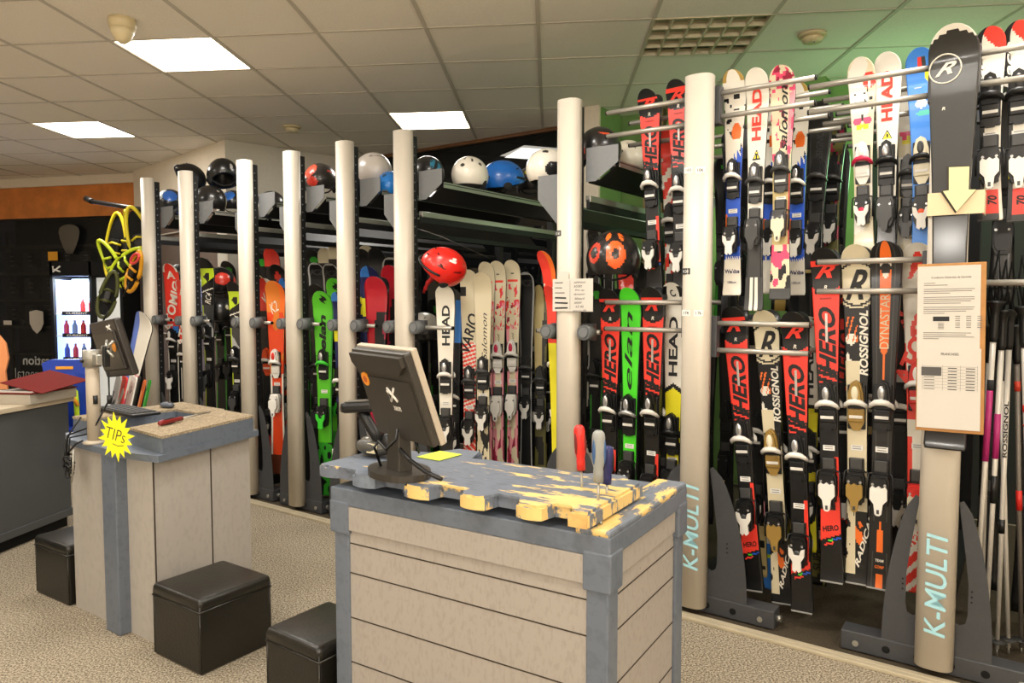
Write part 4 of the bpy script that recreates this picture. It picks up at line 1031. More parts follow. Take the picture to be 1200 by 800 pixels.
es = [e for e in bm.edges if all(abs(v.co.z - .968) < 1e-4 for v in e.verts)]
bmesh.ops.bevel(bm, geom=es, offset=.008, segments=2, affect='EDGES')
ob = mb.build('board', t); ob.data.materials.append(BARE)
for f in ob.data.polygons:
    if .15 < f.normal.z < .95 or (f.normal.y < -.5 and f.center.y < by(-1.675) and f.normal.z > -.5): f.material_index = 1
mb = MB(); mb.box((bx(-.772), by(-1.703), .9455), (.058, .004, .04), RAWWOOD); mb.build('bare_end_grain', t)
for x in (-1.45, -1.0):
    mb = MB(); mb.box((bx(x), by(-1.45), .9115), (.07, .30, .024), BLUEG); mb.build('support_block', t)
for u_, w_ in ((-.77, -1.68), (-.74, -1.62)):
    mb = MB(); mb.cyl((bx(u_), by(w_), .918), (bx(u_), by(w_), .926), .004, LTSTEEL, 6); mb.build('screw', t)
# screwdrivers stuck in the board
def screwdriver(label, p, h0, h1, rad, cols, lean=(0, 0), shaft=.004, M=None):
    t = thing('screwdriver', label, 'screwdriver', p) if M is None else thing('screwdriver', label, 'screwdriver', M=M)
    if M is None: t.rotation_euler = (lean[0], lean[1], RZ)
    a, b = cols
    mb = MB(); mb.cyl((0, 0, -.04), (0, 0, h0 + .01), shaft, LTSTEEL, 8); mb.build('shaft', t)
    mb = MB(); L = h1 - h0
    mb.lathe([(rad * .72, h0), (rad * .72, h0 + L * .20), (rad * .66, h0 + L * .26), (rad * .92, h0 + L * .40), (rad * .92, h0 + L * .88), (rad * .78, h0 + L * .96), (rad * .5, h1)], (0, 0, 0), a, 14); mb.build('handle', t)
    mb = MB()
    for k in range(3):
        an = 2 * PI * k / 3 - 1.9
        mb.ell((rad * .80 * math.cos(an), rad * .80 * math.sin(an), h0 + L * .60), (rad * .32, rad * .32, L * .26), b, 10, 8)
    mb.build('grip_inlay', t)
    return t
p = at_z(682, 571, .968); screwdriver('red and black handled screwdriver stuck upright in the notched board', p, .055, .195, .019, (RED, mat('dark_red_grip', (110, 24, 20), .5)), (0, -.06))
p = at_z(701, 586, .968); screwdriver('grey handled screwdriver with blue inlay, stuck upright in the board', p, .055, .205, .021, (mat('grey_handle', (142, 144, 140), .4), mat('blue_inlay', (52, 86, 130), .4)), (0, 0))
p = at_z(711, 578, .968); screwdriver('dark blue handled screwdriver behind the grey handled one', p, .03, .145, .019, (mat('navy_handle', (30, 34, 90), .4), BLACK), (0, .02))
# ------------------------------------------------------------------ monitor on the workbench
MONB = mat('dark_monitor_plastic', (50, 46, 40), .42, noise=(20, .08)); BEZ = mat('beige_grey_bezel', (176, 164, 146), .5)
ORN = mat('orange_sticker', (236, 150, 40), .5)
yaw = math.radians(-51.6); tilt = math.radians(19.3); mw, mh = .36, .32
P0 = Vector((-.379, 2.318, 1.248))
def x_logo(mb_items, cx, cz, s, m):
    pass
t = thing('monitor', 'dark monitor with white X logo and orange sticker on the middle workbench', 'monitor', (P0.x, P0.y, .969), yaw)
Rt = Matrix.Translation((0, 0, P0.z - .969)) @ Matrix.Rotation(tilt, 4, 'X')
mb = MB()
mb.box((0, .022, 0), (mw, .022, mh), BEZ, .004)
mb.box((0, .034, 0), (mw * .9, .003, mh * .86), BLACK)
o = mb.build('screen', t); o.matrix_local = Rt
mb = MB()
mb.box((0, .0, 0), (mw * .985, .03, mh * .975), MONB, .008)
mb.prism([(-mw * .46, -mh * .46), (mw * .46, -mh * .46), (mw * .44, mh * .2), (-mw * .44, mh * .2)], -.019, -.012, MONB)
mb.prism([(-mw * .46, mh * .46), (mw * .46, mh * .46), (mw * .46, mh * .36), (mw * .38, mh * .28), (-mw * .38, mh * .28), (-mw * .46, mh * .36)], -.03, -.012, MONB)
o = mb.build('back_shell', t); o.matrix_local = Rt
mb = MB()
mb.tube([(.008, -.020, .034), (.052, -.020, -.010)], .0045, WHITE, 6); mb.tube([(.052, -.020, .036), (.010, -.020, -.012), (.003, -.020, .024), (.028, -.020, .012)], .004, WHITE, 6)
s = mb.build('logo', o)
lettering(o, [('xeon', (.034, -.0203, -.036), .046, .016, (1, 0, 0), (0, 0, 1), WHITE, .03, 0)], 'logo_lettering')
mb = MB(); mb.cyl((-.128, -.0155, .052), (-.128, -.0205, .052), .024, ORN, 20); mb.cyl((-.128, -.0205, .052), (-.128, -.0212, .052), .012, mat('sticker_print', (190, 90, 40), .5), 12); mb.build('round_sticker', o)
# stand
mb = MB(); mb.prism([(.13 * math.cos(2 * PI * k / 28) * 1.0, .095 * math.sin(2 * PI * k / 28)) for k in range(28)], 0, .022, MONB, plane='XY')
sb = mb.build('stand_base', t); sb.location = (-.06, .05, 0)
mb = MB(); mb.box((0, 0, .10), (.085, .055, .18), MONB, .006, taper=(.8, .8)); nk = mb.build('stand_neck', t); nk.location = (-.05, .045, 0.0)
mb = MB(); mb.tube([(-.13, .02, .02), (-.12, -.01, .09), (-.07, -.02, .12), (-.02, -.02, .10), (.03, -.01, .14), (.02, .0, .17)], .005, BLACK, 6)
mb.build('cable', t)
mb = MB(); mb.tube([(-.03, .03, .10), (.06, .02, .075), (.14, .03, .05), (.20, .05, .035)], .007, BLACK, 6); mb.build('cable', t)
# green-yellow note sheet under the stand
p = at_z(515, 534, .970)
t = thing('paper_sheet', 'yellow-green sheet of paper lying on the board beside the monitor stand', 'paper', p, RZ)
mb = MB(); mb.box((0, 0, .001), (.11, .13, .0015), mat('lime_paper', (206, 228, 70), .7)); mb.build('sheet', t)
# barcode scanner in its cradle
p = at_z(446, 532, .974)
t = thing('barcode_scanner', 'black handheld barcode scanner standing in its cradle left of the monitor', 'barcode scanner', p, math.radians(-35))
SCM = mat('scanner_grey', (78, 76, 70), .3, noise=(12, .06))
mb = MB(); mb.ell((-.02, -.01, .03), (.085, .055, .034), SCM, 22, 12); mb.ell((.05, .01, .045), (.045, .045, .045), BLACK, 16, 10); mb.ell((-.03, -.018, .052), (.05, .028, .016), mat('glossy_grey', (110, 106, 98), .2), 14, 8)
mb.build('cradle', t)
mb = MB(); mb.tube([(.02, -.02, .05), (-.01, -.025, .09), (-.04, -.03, .13), (-.06, -.03, .155)], [.020, .022, .021, .024], BLACK, 10); mb.build('handle', t)
mb = MB(); mb.box((-.075, -.03, .178), (.135, .075, .042), BLACK, .014, rot=(0, -.08, .35)); mb.box((-.137, -.053, .174), (.008, .066, .034), MATS['glossy_grey'], .004, rot=(0, -.08, .35)); mb.box((-.075, -.03, .1995), (.10, .06, .004), SCM, .001, rot=(0, -.08, .35)); mb.build('scanner_head', t)
mb = MB(); mb.box((.012, -.056, .032), (.045, .002, .035), mat('cream_label', (216, 206, 170), .6), rot=(-.2, 0, .1)); mb.build('label', t)
lettering(t, [('PRIX', (.012, -.0585, .039), .034, .009, (1, .1, 0), (0, .2, 1), INK, .02, 0), ('24u', (.012, -.0565, .026), .026, .010, (1, .1, 0), (0, .2, 1), INK, .02, 0)], 'lettering')
mb = MB(); mb.tube([(.07, .01, .05), (.10, .03, .10), (.12, .05, .07), (.14, .06, .01)], .004, BLACK, 6); mb.build('cable', t)
# ------------------------------------------------------------------ workbench at the left
LB = frame(uw(-3.35, -1.40), RZ)
def lp(u, w): return (u + 3.35, w + 1.40)
t = thing('workbench', 'beige and blue-grey wooden workbench with carpeted top at the left', 'workbench', M=LB)
body = [lp(-3.66, -1.735), lp(-2.93, -1.715), lp(-3.10, -1.10), lp(-3.62, -1.06)]
mb = MB(); mb.prism(body, 0, .835, BEIGE2, plane='XY')
a, b = Vector((*lp(-2.93, -1.715), 0)), Vector((*lp(-3.10, -1.10), 0))
d = b - a; nn = Vector((d.y, -d.x, 0)).normalized(); ang = math.atan2(d.y, d.x)
for f in (.012, .56):
    q = a + d * f + nn * .0005; mb.box((q.x, q.y, .415), (.007, .003, .83), GROOVE, rot=(0, 0, ang))
mb.build('panels', t)
q0 = to_uw(at_z(119, 735, 0)); q1 = to_uw(at_z(147, 748, 0))
mb = MB(); mb.box(((q0[0] + q1[0]) / 2 + 3.35, -1.745 + 1.40, .42), (.13, .06, .84), BLUEG, .006); mb.build('corner_post', t)
lip = [lp(-3.80, -1.70), lp(-3.60, -1.77), lp(-3.12, -1.78), lp(-2.86, -1.72), lp(-3.06, -1.07), lp(-3.72, -1.02)]
mb = MB(); mb.prism(lip, .838, .868, BLUEG, plane='XY'); mb.build('bench_top', t)
CARP = mat('loop_carpet', (164, 148, 124), .95, 0, .1, noise=(110, .45), bump=(140, 1.0))
def block(quad_, z0, z1):
    mb = MB(); mb.prism(quad_, z0, z1, BLUEG, plane='XY'); o = mb.build('riser', t)
    c = (sum(x for x, y in quad_) / 4, sum(y for x, y in quad_) / 4)
    mb = MB(); mb.prism([(c[0] + (x - c[0]) * 1.01, c[1] + (y - c[1]) * 1.01) for x, y in quad_], z1, z1 + .012, CARP, plane='XY'); mb.build('carpet_pad', o)
block([lp(-3.22, -1.66), lp(-2.88, -1.69), lp(-3.06, -1.10), lp(-3.38, -1.08)], .868, .938)
block([lp(-3.80, -1.66), lp(-3.66, -1.66), lp(-3.58, -1.06), lp(-3.84, -1.04)], .868, .938)
block([lp(-3.58, -1.22), lp(-3.38, -1.22), lp(-3.38, -1.06), lp(-3.58, -1.06)], .868, .938)
# keyboard
t = thing('keyboard', 'black computer keyboard lying across the carpeted left workbench', 'keyboard', at_z(150, 483, .953), RZ + math.radians(-4))
mb = MB(); mb.box((0, 0, .009), (.44, .15, .016), BLACK, .005); mb.build('case', t)
mb = MB(); 
for r in range(5): mb.box((-.01, -.052 + r * .026, .0185), (.40, .02, .006), mat('key_caps', (38, 38, 38), .5), .002)
mb.build('keys', t)
# mouse-like sander left of keyboard
t = thing('computer_mouse', 'small dark computer mouse beside the keyboard on the left workbench', 'mouse', at_z(196, 477, .953), RZ)
mb = MB(); mb.ell((0, 0, .012), (.055, .032, .018), mat('mouse_grey', (72, 78, 88), .4), 16, 10); mb.build('shell', t); mb = MB(); mb.ell((.02, 0, .027), (.014, .005, .005), BLACK, 8, 6); mb.build('wheel', t)
# red screwdriver lying
pa = at_z(186, 496, .966); pb = at_z(240, 484, .966)
z = (pa - pb).normalized(); x = z.cross(Vector((0, 0, 1))).normalized(); y = z.cross(x)
M = Matrix((x, y, z)).transposed().to_4x4(); M.translation = pb
Ls = (pa - pb).length
screwdriver('red and black screwdriver lying on the carpet of the left workbench', None, Ls * .52, Ls, .015, (mat('burgundy_handle', (120, 26, 26), .35), BLACK), shaft=.0035, M=M)
# monitor arm pole
p = at_z(111, 519, .868); ptop = at_w(108, 410, to_uw(p)[1])
t = thing('monitor_mount', 'pale steel monitor pole with clamp standing on the left workbench', 'monitor mount', (p.x, p.y, .8685), RZ)
hp = ptop.z - .868
mb = MB(); mb.cyl((0, 0, 0), (0, 0, hp - .03), .030, BEZ, 20); mb.lathe([(.05, 0), (.05, .008), (.032, .015)], (0, 0, 0), BEZ, 20); mb.build('pole', t)
mb = MB(); mb.cyl((0, 0, hp - .08), (0, 0, hp), .040, mat('clamp_grey', (150, 146, 136), .4, .4), 20); mb.box((.05, 0, hp - .045), (.05, .03, .05), LTSTEEL, .004); mb.cyl((.0, -.042, hp - .05), (.0, -.052, hp - .05), .008, BLACK, 10); mb.build('clamp', t)
mb = MB(); mb.box((.075, .03, hp - .03), (.018, .03, .10), BLACK, .004); mb.build('hinge', t)
mb = MB()
c0 = Vector((.075, .03, hp + .005))
for an in (45, 135, 225, 315):
    a_ = math.radians(an); mb.tube([c0, c0 + Vector((.045 * math.cos(a_), .02, .055 * math.sin(a_)))], .007, LTSTEEL, 6)
mb.cyl(c0 - Vector((.03, .0, 0)), c0 + Vector((0, .02, 0)), .016, LTSTEEL, 10)
mb.build('mount_bracket', t)
pc = at_w(133, 408, to_uw(p)[1] + .16)
t = thing('monitor', 'dark monitor seen from behind on the pole of the left workbench, tilted, with orange sticker', 'monitor', pc, math.radians(-40))
Rt = Matrix.Rotation(math.radians(14), 4, 'X') @ Matrix.Rotation(math.radians(-6), 4, 'Y')
mb = MB(); mb.box((0, 0, 0), (.34, .035, .29), mat('dark_brown_plastic', (38, 32, 28), .35), .008); mb.box((0, -.02, -.01), (.28, .02, .2), MATS['dark_brown_plastic'], .008); o = mb.build('back_shell', t); o.matrix_local = Rt
mb = MB(); mb.box((0, .019, 0), (.32, .003, .27), BLACK); o2 = mb.build('screen', t); o2.matrix_local = Rt
mb = MB(); mb.cyl((.095, -.0295, .01), (.095, -.0325, .01), .024, ORN, 20); mb.build('round_sticker', o)
mb = MB(); mb.tube([(.06, -.0195, .115), (.10, -.0195, .095)], .005, WHITE, 6); mb.tube([(.10, -.0195, .118), (.062, -.0195, .093)], .005, WHITE, 6); mb.build('logo', o)
# cables on the bench
p0 = at_z(112, 512, .88) + U * .0
ye = -1.80 - to_uw(p0)[1]
t = thing('cable_bundle', 'tangle of black cables hanging over the edge of the left workbench', 'cable', p0, RZ)
mb = MB()
rnd = random.Random(5)
pts = []
for k in range(60):
    a_ = k * .75
    pts.append((-.03 + .035 * math.cos(a_) + .01 * rnd.random(), ye - .012 + .012 * math.sin(a_ * 1.3), -.09 - .0012 * k + .025 * math.sin(a_)))
mb.tube(pts, .004, BLACK, 6); mb.build('coil', t)
for k, pp in enumerate(([(.10, -.05, .30), (.12, -.05, .20), (.085, ye * .5, .07), (-.05, ye, .02), (-.05, ye - .012, -.07)], [(.15, .0, .33), (.17, -.01, .20), (.10, ye * .6, .04), (-.03, ye, .01), (-.02, ye - .012, -.08)], [(-.05, ye * .4, .1), (-.07, ye * .8, .03), (-.085, ye, -.03), (-.06, ye - .012, -.08), (.05, ye - .008, -.01), (.10, ye, .01)])):
    mb = MB(); mb.tube(pp, .0045, BLACK, 6)
    if k < 2: mb.cyl(Vector(pp[1]) + Vector((0, 0, .02)), Vector(pp[1]) - Vector((0, 0, .02)), .011, BLACK, 8)
    mb.build('cable', t)
mb = MB(); mb.tube([(.03, ye - .012, -.04), (.02, ye - .012, -.14), (.0, ye - .012, -.2)], .005, LTSTEEL, 6); mb.build('hook', t)
# TIPS sign
pw_ = to_uw(at_z(140, 532, .868))[1] - .02
p = at_w(136, 512, pw_ - .01)
t = thing('tip_sign', 'yellow star-shaped paper sign with handwritten letters, on the left workbench edge', 'sign', p, RZ + math.radians(14))
star = []
for k in range(32):
    r = .098 if k % 2 == 0 else .068
    if k % 4 == 0: r += .012
    a_ = 2 * PI * k / 32 + .1
    star.append((r * math.cos(a_), r * math.sin(a_)))
mb = MB(); mb.prism(star, -.001, .001, mat('fluo_yellow_paper', (250, 246, 30), .7)); mb.build('paper', t)
lettering(t, [('TIPs', (0, -.0018, .010), .115, .052, (1, 0, -.18), (.15, 0, 1), INK, -.012, .2)], 'handwriting')
mb = MB(); mb.tube([(-.02, -.002, -.03), (.01, -.002, -.038), (.045, -.002, -.034)], .0015, INK, 4); mb.build('underline', t)
# ------------------------------------------------------------------ ottoman cubes
LEA = mat('black_leatherette', (27, 25, 20), .34, 0, .5, noise=(6, .12), bump=(90, .12))
def ottoman(label, u, w, s, h, rz=0):
    t = thing('ottoman', label, 'ottoman', uw(u, w), RZ + rz, 'black cube seats')
    mb = MB(); mb.box((0, 0, h * .44), (s - .006, s - .006, h * .88), LEA, .012, seg=3)
    for sx in (-1, 1):
        for sy in (-1, 1): mb.tube([(sx * (s / 2 - .006), sy * (s / 2 - .006), .01), (sx * (s / 2 - .006), sy * (s / 2 - .006), h * .9)], .004, LEA, 6)
    mb.build('body', t)
    t2 = bmesh.new(); n = 10
    mb = MB(); mb.box((0, 0, h - .03), (s + .004, s + .004, .055), LEA, .022, seg=4)
    o = mb.build('cushion', t)
    for f in o.data.polygons: f.use_smooth = True
    mb = MB(); pts = [(sx * (s / 2 - .002), sy * (s / 2 - .002), h - .055) for sx, sy in ((-1, -1), (1, -1), (1, 1), (-1, 1))]
    mb.tube(pts, .004, LEA, 6, True); mb.build('piping', o)
    return t
ottoman('black leatherette cube seat in front of the left workbench, fully in view', -2.68, -1.59, .355, .322, .02)
ottoman('black leatherette cube seat beside the middle workbench, cut by the lower edge of the photo', -1.935, -1.590, .31, .318, .0)
ottoman('black leatherette cube seat behind the left workbench, by the dark counter', -3.86, -1.60, .34, .315, .05)
# ------------------------------------------------------------------ dark counter far left
a = at_z(0, 650, 0); b = at_z(85, 615, 0); d = (b - a).normalized(); ang = math.atan2(d.y, d.x)
t = thing('counter', 'dark grey reception counter with a pale top at the left edge', 'counter', (b.x, b.y, 0), ang)
GC = mat('charcoal_panel', (74, 76, 78), .55, 0, .4, noise=(3, .06))
mb = MB(); mb.box((-1.0, .55, .47), (2.0, 1.1, .78), GC, .004); mb.build('body', t)
mb = MB(); mb.box((-1.0, .56, .04), (1.98, 1.06, .08), BLACKM); mb.build('plinth', t)
mb = MB(); mb.box((-1.0, -.004, .10), (2.0, .012, .05), GC, .003); mb.build('kick_rail', t)
CTOP = mat('beige_laminate', (190, 176, 152), .5, noise=(5, .05))
mb = MB(); mb.box((-.99, .55, .875), (2.05, 1.14, .032), CTOP, .004); mb.build('counter_top', t)
ct = .891
p = at_z(55, 471, ct); t = thing('document_box', 'flat grey box on the left counter under the red folder', 'box', (p.x - .02, p.y + .09, ct), ang)
mb = MB(); mb.box((-.02, .10, .03), (.40, .26, .06), mat('grey_card', (170, 162, 148), .6), .003); mb.build('box_body', t); mb = MB(); mb.box((-.02, .10, .061), (.40, .26, .006), mat('grey_card_lid', (150, 142, 128), .6), .002); mb.build('lid', t)
bz = ct + .066
t2 = thing('folder', 'dark red folder lying open on the grey box on the left counter', 'folder', (p.x - .02, p.y + .09, bz), ang)
FO = mat('dark_red_card', (104, 18, 13), .7, 0, .15)
mb = MB(); mb.box((-.02, .10, .004), (.40, .28, .006), FO); mb.build('back_cover', t2)
mb = MB(); mb.box((0.02, .06, .056), (.42, .30, .004), FO, rot=(.22, -.10, 0)); mb.build('front_cover', t2)
mb = MB(); mb.box((-.02, .10, .011), (.36, .25, .008), PAPER); mb.build('papers', t2)
p = at_z(8, 462, ct); t = thing('paper_stack', 'loose white papers at the left end of the counter top', 'papers', (p.x, p.y, ct), ang + .4)
mb = MB(); mb.box((0, 0, .006), (.35, .26, .012), PAPER); mb.box((.03, .03, .0125), (.3, .22, .002), PAPER, rot=(0, 0, .2)); mb.build('sheets', t)
mb = MB(); mb.box((.16, -.12, .018), (.08, .02, .008), LTSTEEL, .003, rot=(0, 0, .3)); mb.build('clip', t)
# blue child's seat with lime tubing behind the counter
p = at_y(78, 455, 5.35)
t = thing('child_seat', 'blue plastic child seat with lime and orange tubing behind the counter', 'child seat', (p.x, p.y, 0), .15)
BL = mat('royal_blue_plastic', (26, 62, 170), .35); LIME = mat('lime_tube', (190, 220, 40), .4); ORT = mat('orange_tube', (236, 160, 40), .4)
mb = MB(); zc = p.z
prof = [(-.13, zc - .33), (.13, zc - .33), (.145, zc + .12), (.155, zc + .19), (.10, zc + .215), (-.10, zc + .215), (-.155, zc + .19), (-.145, zc + .12)]
mb.prism(prof, -.02, .05, BL); mb.box((0, -.05, zc - .3), (.28, .16, .04), BL, .01); mb.build('shell', t)
mb = MB(); mb.box((0, -.022, zc + .155), (.12, .004, .022), ORT, .003); mb.build('badge', t)
for s, m in ((-1, LIME), (1, LIME)):
    mb = MB(); mb.tube([(s * .11 - .02, -.06, 0), (s * .11 - .02, -.06, zc - .12), (s * .10 - .02, -.05, zc - .02), (s * .06 - .02, -.03, zc + .01)], .018, m, 10); mb.build('tube_leg', t)
mb = MB(); mb.tube([(.05, -.07, zc + .02), (.075, -.08, zc - .06), (.11, -.08, zc - .12)], .014, ORT, 8); mb.build('strap', t)
# boards leaning behind the left bench
bcols = [('silver and black board leaning leftmost behind the left workbench', 'grey'), ('red board leaning second from left behind the workbench', 'red'), ('white board with a small black mark leaning behind the left workbench', 'white'), ('thin black board leaning right of the white one', 'black'), ('orange board leaning behind the left workbench', 'orange'), ('green board leaning rightmost behind the left workbench', 'green')]
bm_ = {'grey': (150, 148, 144), 'red': (206, 50, 40), 'white': (230, 226, 218), 'black': (22, 22, 22), 'orange': (220, 110, 50), 'green': (40, 150, 40)}
for k, (lab, cn) in enumerate(bcols):
    px = (136, 143, 154, 160, 166, 172)[k]
    top = at_w(px + 4, 441 + (k > 3) * 4, -.62 + .06 * k)
    bot = Vector((top.x - .20, top.y - .06, .02)) 
    z = (top - bot).normalized(); x = (Matrix.Rotation(math.radians(-12), 3, 'Z') @ U); x = (x - z * x.dot(z)).normalized(); y = z.cross(x)
    M = Matrix((x, y, z)).transposed().to_4x4(); M.translation = bot
    L = (top - bot).length
    t = thing('display_board', lab, 'display board', M=M, group='boards leaning behind the left workbench')
    wd = .13 if k < 3 else .05
    mb = MB(); mb.prism([(-wd / 2, 0), (wd / 2, 0), (wd / 2, L - .015), (wd / 2 - .015, L), (-wd / 2 + .015, L), (-wd / 2, L - .015)], -.006, .006, mat(cn + '_board', bm_[cn], .4)); mb.build('panel', t)
    mb = MB()
    if k == 0: mb.tube([(-.03, -.0075, L - .12), (-.04, -.0075, L - .2), (.0, -.0075, L - .24), (.03, -.0075, L - .18)], .006, BLACK, 6)
    elif k == 1: mb.box((.02, -.007, L - .16), (.05, .002, .14), PAPER, rot=(0, .5, 0))
    elif k == 2: mb.tube([(.0, -.0075, L - .08), (.02, -.0075, L - .11), (-.005, -.0075, L - .13)], .003, BLACK, 6)
    else: mb.box((0, -.007, L - .2), (wd * .5, .002, .22), mat('board_print_%s' % cn, tuple(min(255, v + 60) for v in bm_[cn]), .4))
    mb.build('print', t)
# big white snowboard right of the left monitor
pt = at_w(172, 366, -.20); pb = pt + Vector((-.30, -.1, 0)); pb.z = .05
M = ski_frame(pt, pb, 5); L = (pt - pb).length
C['sbl'] = (90, 120, 205)
def d_snow(u, s):
    if u < -.35 and s < .45: return 'sbl'
    if s > .36 and vn(u * 2.5 + 1, s * 14) > .42: return 'pnk' if vn(u * 3, s * 18) > .4 else 'mar'
    return 'wht'
DES['snow'] = (d_snow, [])
make_ski('white snowboard with blue edge and pink blots leaning beside the left monitor', 'snow', M, L, .26, ft=None, detail=1, name='snowboard')
# ------------------------------------------------------------------ helmets
_HM = {}
def helmet_mesh(key, fn):
    if key in _HM: return _HM[key]
    bm = bmesh.new(); lay = bm.loops.layers.float_color.new('design')
    na, npz = 96, 52
    def lim(az):   # az 0 = front (-y); how far down the shell reaches (radians from the crown)
        f = (1 + math.cos(az)) / 2
        s_ = abs(math.sin(az)) ** 3
        return math.radians(124 - 26 * f ** 1.6 + 4 * s_)
    def pos(az, ph, k=1.0):
        r = Vector((.112, .138, .118)) * k
        x = math.sin(ph) * math.sin(az); y = -math.sin(ph) * math.cos(az); z = math.cos(ph)
        return Vector((x * r.x, y * r.y * (1 + .06 * (y > 0)), z * r.z))
    out, inn = [], []
    for i in range(npz + 1):
        out.append([bm.verts.new(pos(2 * PI * j / na, max(.02, lim(2 * PI * j / na) * i / npz))) for j in range(na)])
    for i in (npz, npz // 2, 2):
        inn.append([bm.verts.new(pos(2 * PI * j / na, max(.02, lim(2 * PI * j / na) * i / npz), .88)) for j in range(na)])
    def F(vs, c):
        f = bm.faces.new(vs); f.smooth = True
        for l in f.loops: l[lay] = rgb(*c)
    for i in range(npz):
        for j in range(na):
            az = 2 * PI * (j + .5) / na; az = az - 2 * PI if az > PI else az
            ph = (out[i][j].co.normalized().angle(Vector((0, 0, 1))) + out[i + 1][j].co.normalized().angle(Vector((0, 0, 1)))) / 2
            F([out[i][j], out[i + 1][j], out[i + 1][(j + 1) % na], out[i][(j + 1) % na]], fn(math.degrees(az), math.degrees(ph)))
    F(out[0][::-1], fn(0, 1))
    for A, B in ((out[npz], inn[0]), (inn[0], inn[1]), (inn[1], inn[2])):
        for j in range(na): F([A[j], B[j], B[(j + 1) % na], A[(j + 1) % na]], (28, 28, 30))
    F(inn[2], (28, 28, 30))
    bmesh.ops.recalc_face_normals(bm, faces=bm.faces)
    me = bpy.data.meshes.new('shell'); bm.to_mesh(me); bm.free(); me.materials.append(SHELL)
    _HM[key] = me
    return me
_HP = {}
def hpos(az, ph, k):
    az, ph = math.radians(az), math.radians(ph)
    return Vector((math.sin(ph) * math.sin(az) * .112 * k, -math.sin(ph) * math.cos(az) * .138 * k, math.cos(ph) * .118 * k))
def helmet_parts(pad, vent, strap):
    k = (pad, vent, strap)
    if k in _HP: return _HP[k]
    res = []
    mb = MB()
    for s in (-1, 1): mb = MB(); mb.ell(hpos(s * 92, 112, .86), (.018, .036, .045), mat('pad_%d_%d_%d' % pad, pad, .8), 14, 10); res.append(('ear_pad', mesh_only(mb, 'ear_pad')))
    for az, ph in ((-25, 40), (25, 40), (-60, 62), (60, 62), (-150, 45), (150, 45), (0, 62)):
        mb = MB(); p = hpos(az, ph, .992); mb.ell(p, (.005, .0045, .016), mat('vent_%d_%d_%d' % vent, vent, .6), 10, 6, Matrix.Rotation(math.radians(-az * .5), 4, 'Z') @ Matrix.Rotation(math.radians(60), 4, 'X')); res.append(('vent', mesh_only(mb, 'vent')))
    mb = MB()
    mb.tube([hpos(-95, 114, .9), (-.05, .0, -.075), (0, -.01, -.085), (.05, .0, -.075), hpos(95, 114, .9)], .005, mat('strap_%d_%d_%d' % strap, strap, .7), 6)
    res.append(('chin_strap', mesh_only(mb, 'chin_strap')))
    mb = MB(); pts = [hpos(a_, 90.5, 1.0) + Vector((0, -.012 * math.cos(math.radians(a_)), 0)) for a_ in range(-70, 71, 10)]
    mb.tube(pts, .007, mat('brim_%d_%d_%d' % vent, vent, .5), 6); res.append(('brim', mesh_only(mb, 'brim')))
    _HP[k] = res
    return res
def helmet(label, p, rz, key, fn, pad=(30, 30, 32), vent=(24, 24, 24), strap=(24, 24, 24), tilt=(0, 0), sc=1.0, marks=None, group=None, name='helmet', flip=True):
    if flip:
        rz += 180; f0 = fn; fn = lambda az, ph: f0(az - 180 if az > 0 else az + 180, ph); tilt = (-tilt[0], -tilt[1])
    dc = CAMP - p; M = Matrix.Translation(p) @ Matrix.Rotation(math.atan2(dc.x, -dc.y) + math.radians(rz), 4, 'Z') @ Matrix.Rotation(math.radians(tilt[0]), 4, 'X') @ Matrix.Rotation(math.radians(tilt[1]), 4, 'Y')
    t = thing(name, label, 'helmet', M=M, group=group); 
    sh = link('shell', helmet_mesh(key, fn), t); sh.scale = (sc,) * 3
    for n, me in helmet_parts(pad, vent, strap):
        o = link(n, me, t); o.scale = (sc,) * 3
    if marks: marks(sh)
    return t
def solid(c): return lambda az, ph: c
def two(c, d, z): return lambda az, ph: d if ph > z else c
def emblem(c, e, az0, ph0, ra, rp, ring=True):
    def f(az, ph):
        da = (az - az0 + 180) % 360 - 180
        q = (da / ra) ** 2 + ((ph - ph0) / rp) ** 2
        if q < 1:
            if ring and .62 < q < .82: return c
            return e if abs(da / ra * .8 + (ph - ph0) / rp * .4) > .22 or not ring else c
        return c
    return f
def multi(base, lst):
    def f(az, ph):
        for (e, az0, ph0, ra, rp) in lst:
            da = (az - az0 + 180) % 360 - 180
            if (da / ra) ** 2 + ((ph - ph0) / rp) ** 2 < 1: return e
        return base
    return f
BK_, WH_, BL_ = (26, 26, 28), (232, 226, 212), (30, 110, 200)
def hu(px, py, u): return at_u(px, py, u)
# hanging red helmet
p = at_w(519, 313, .02)
t = helmet('shiny red helmet hanging tilted from a wire behind the workbench monitor', p, -62, 'red', multi((224, 34, 26), [((240, 236, 230), 90, 38, 15, 5), ((240, 236, 230), 98, 30, 10, 4), ((110, 14, 12), 60, 66, 14, 3), ((110, 14, 12), 110, 68, 14, 3)]), flip=False, strap=(190, 30, 26), tilt=(-12, 38), sc=1.06)
mb = MB(); mb.tube([(-.07, .02, -.08), (-.10, .03, -.15), (-.11, .02, -.20), (-.10, .02, -.24), (-.10, .02, -.27)], [.022, .02, .016, .014, .012], mat('red_webbing', (190, 26, 24), .6), 8); mb.build('hanging_strap', t)
mb = MB(); a = at_w(489, 268, .12); b = at_w(516, 288, .02); c = at_u(575, 303, -2.80)
t = thing('hanging_wire', 'thin dark wire strung from the post past the red helmet', 'wire', a); mb.tube([Vector((0, 0, 0)), b - a + Vector((0, 0, .06)), c - a], .003, mat('wire_grey', (90, 90, 88), .4, .5), 5); mb.build('wire', t)
mb = MB(); mb.tube([b - a + Vector((0, 0, .055)), b - a + Vector((0, 0, .035))], .003, BLACK, 5); mb.build('hook', t)
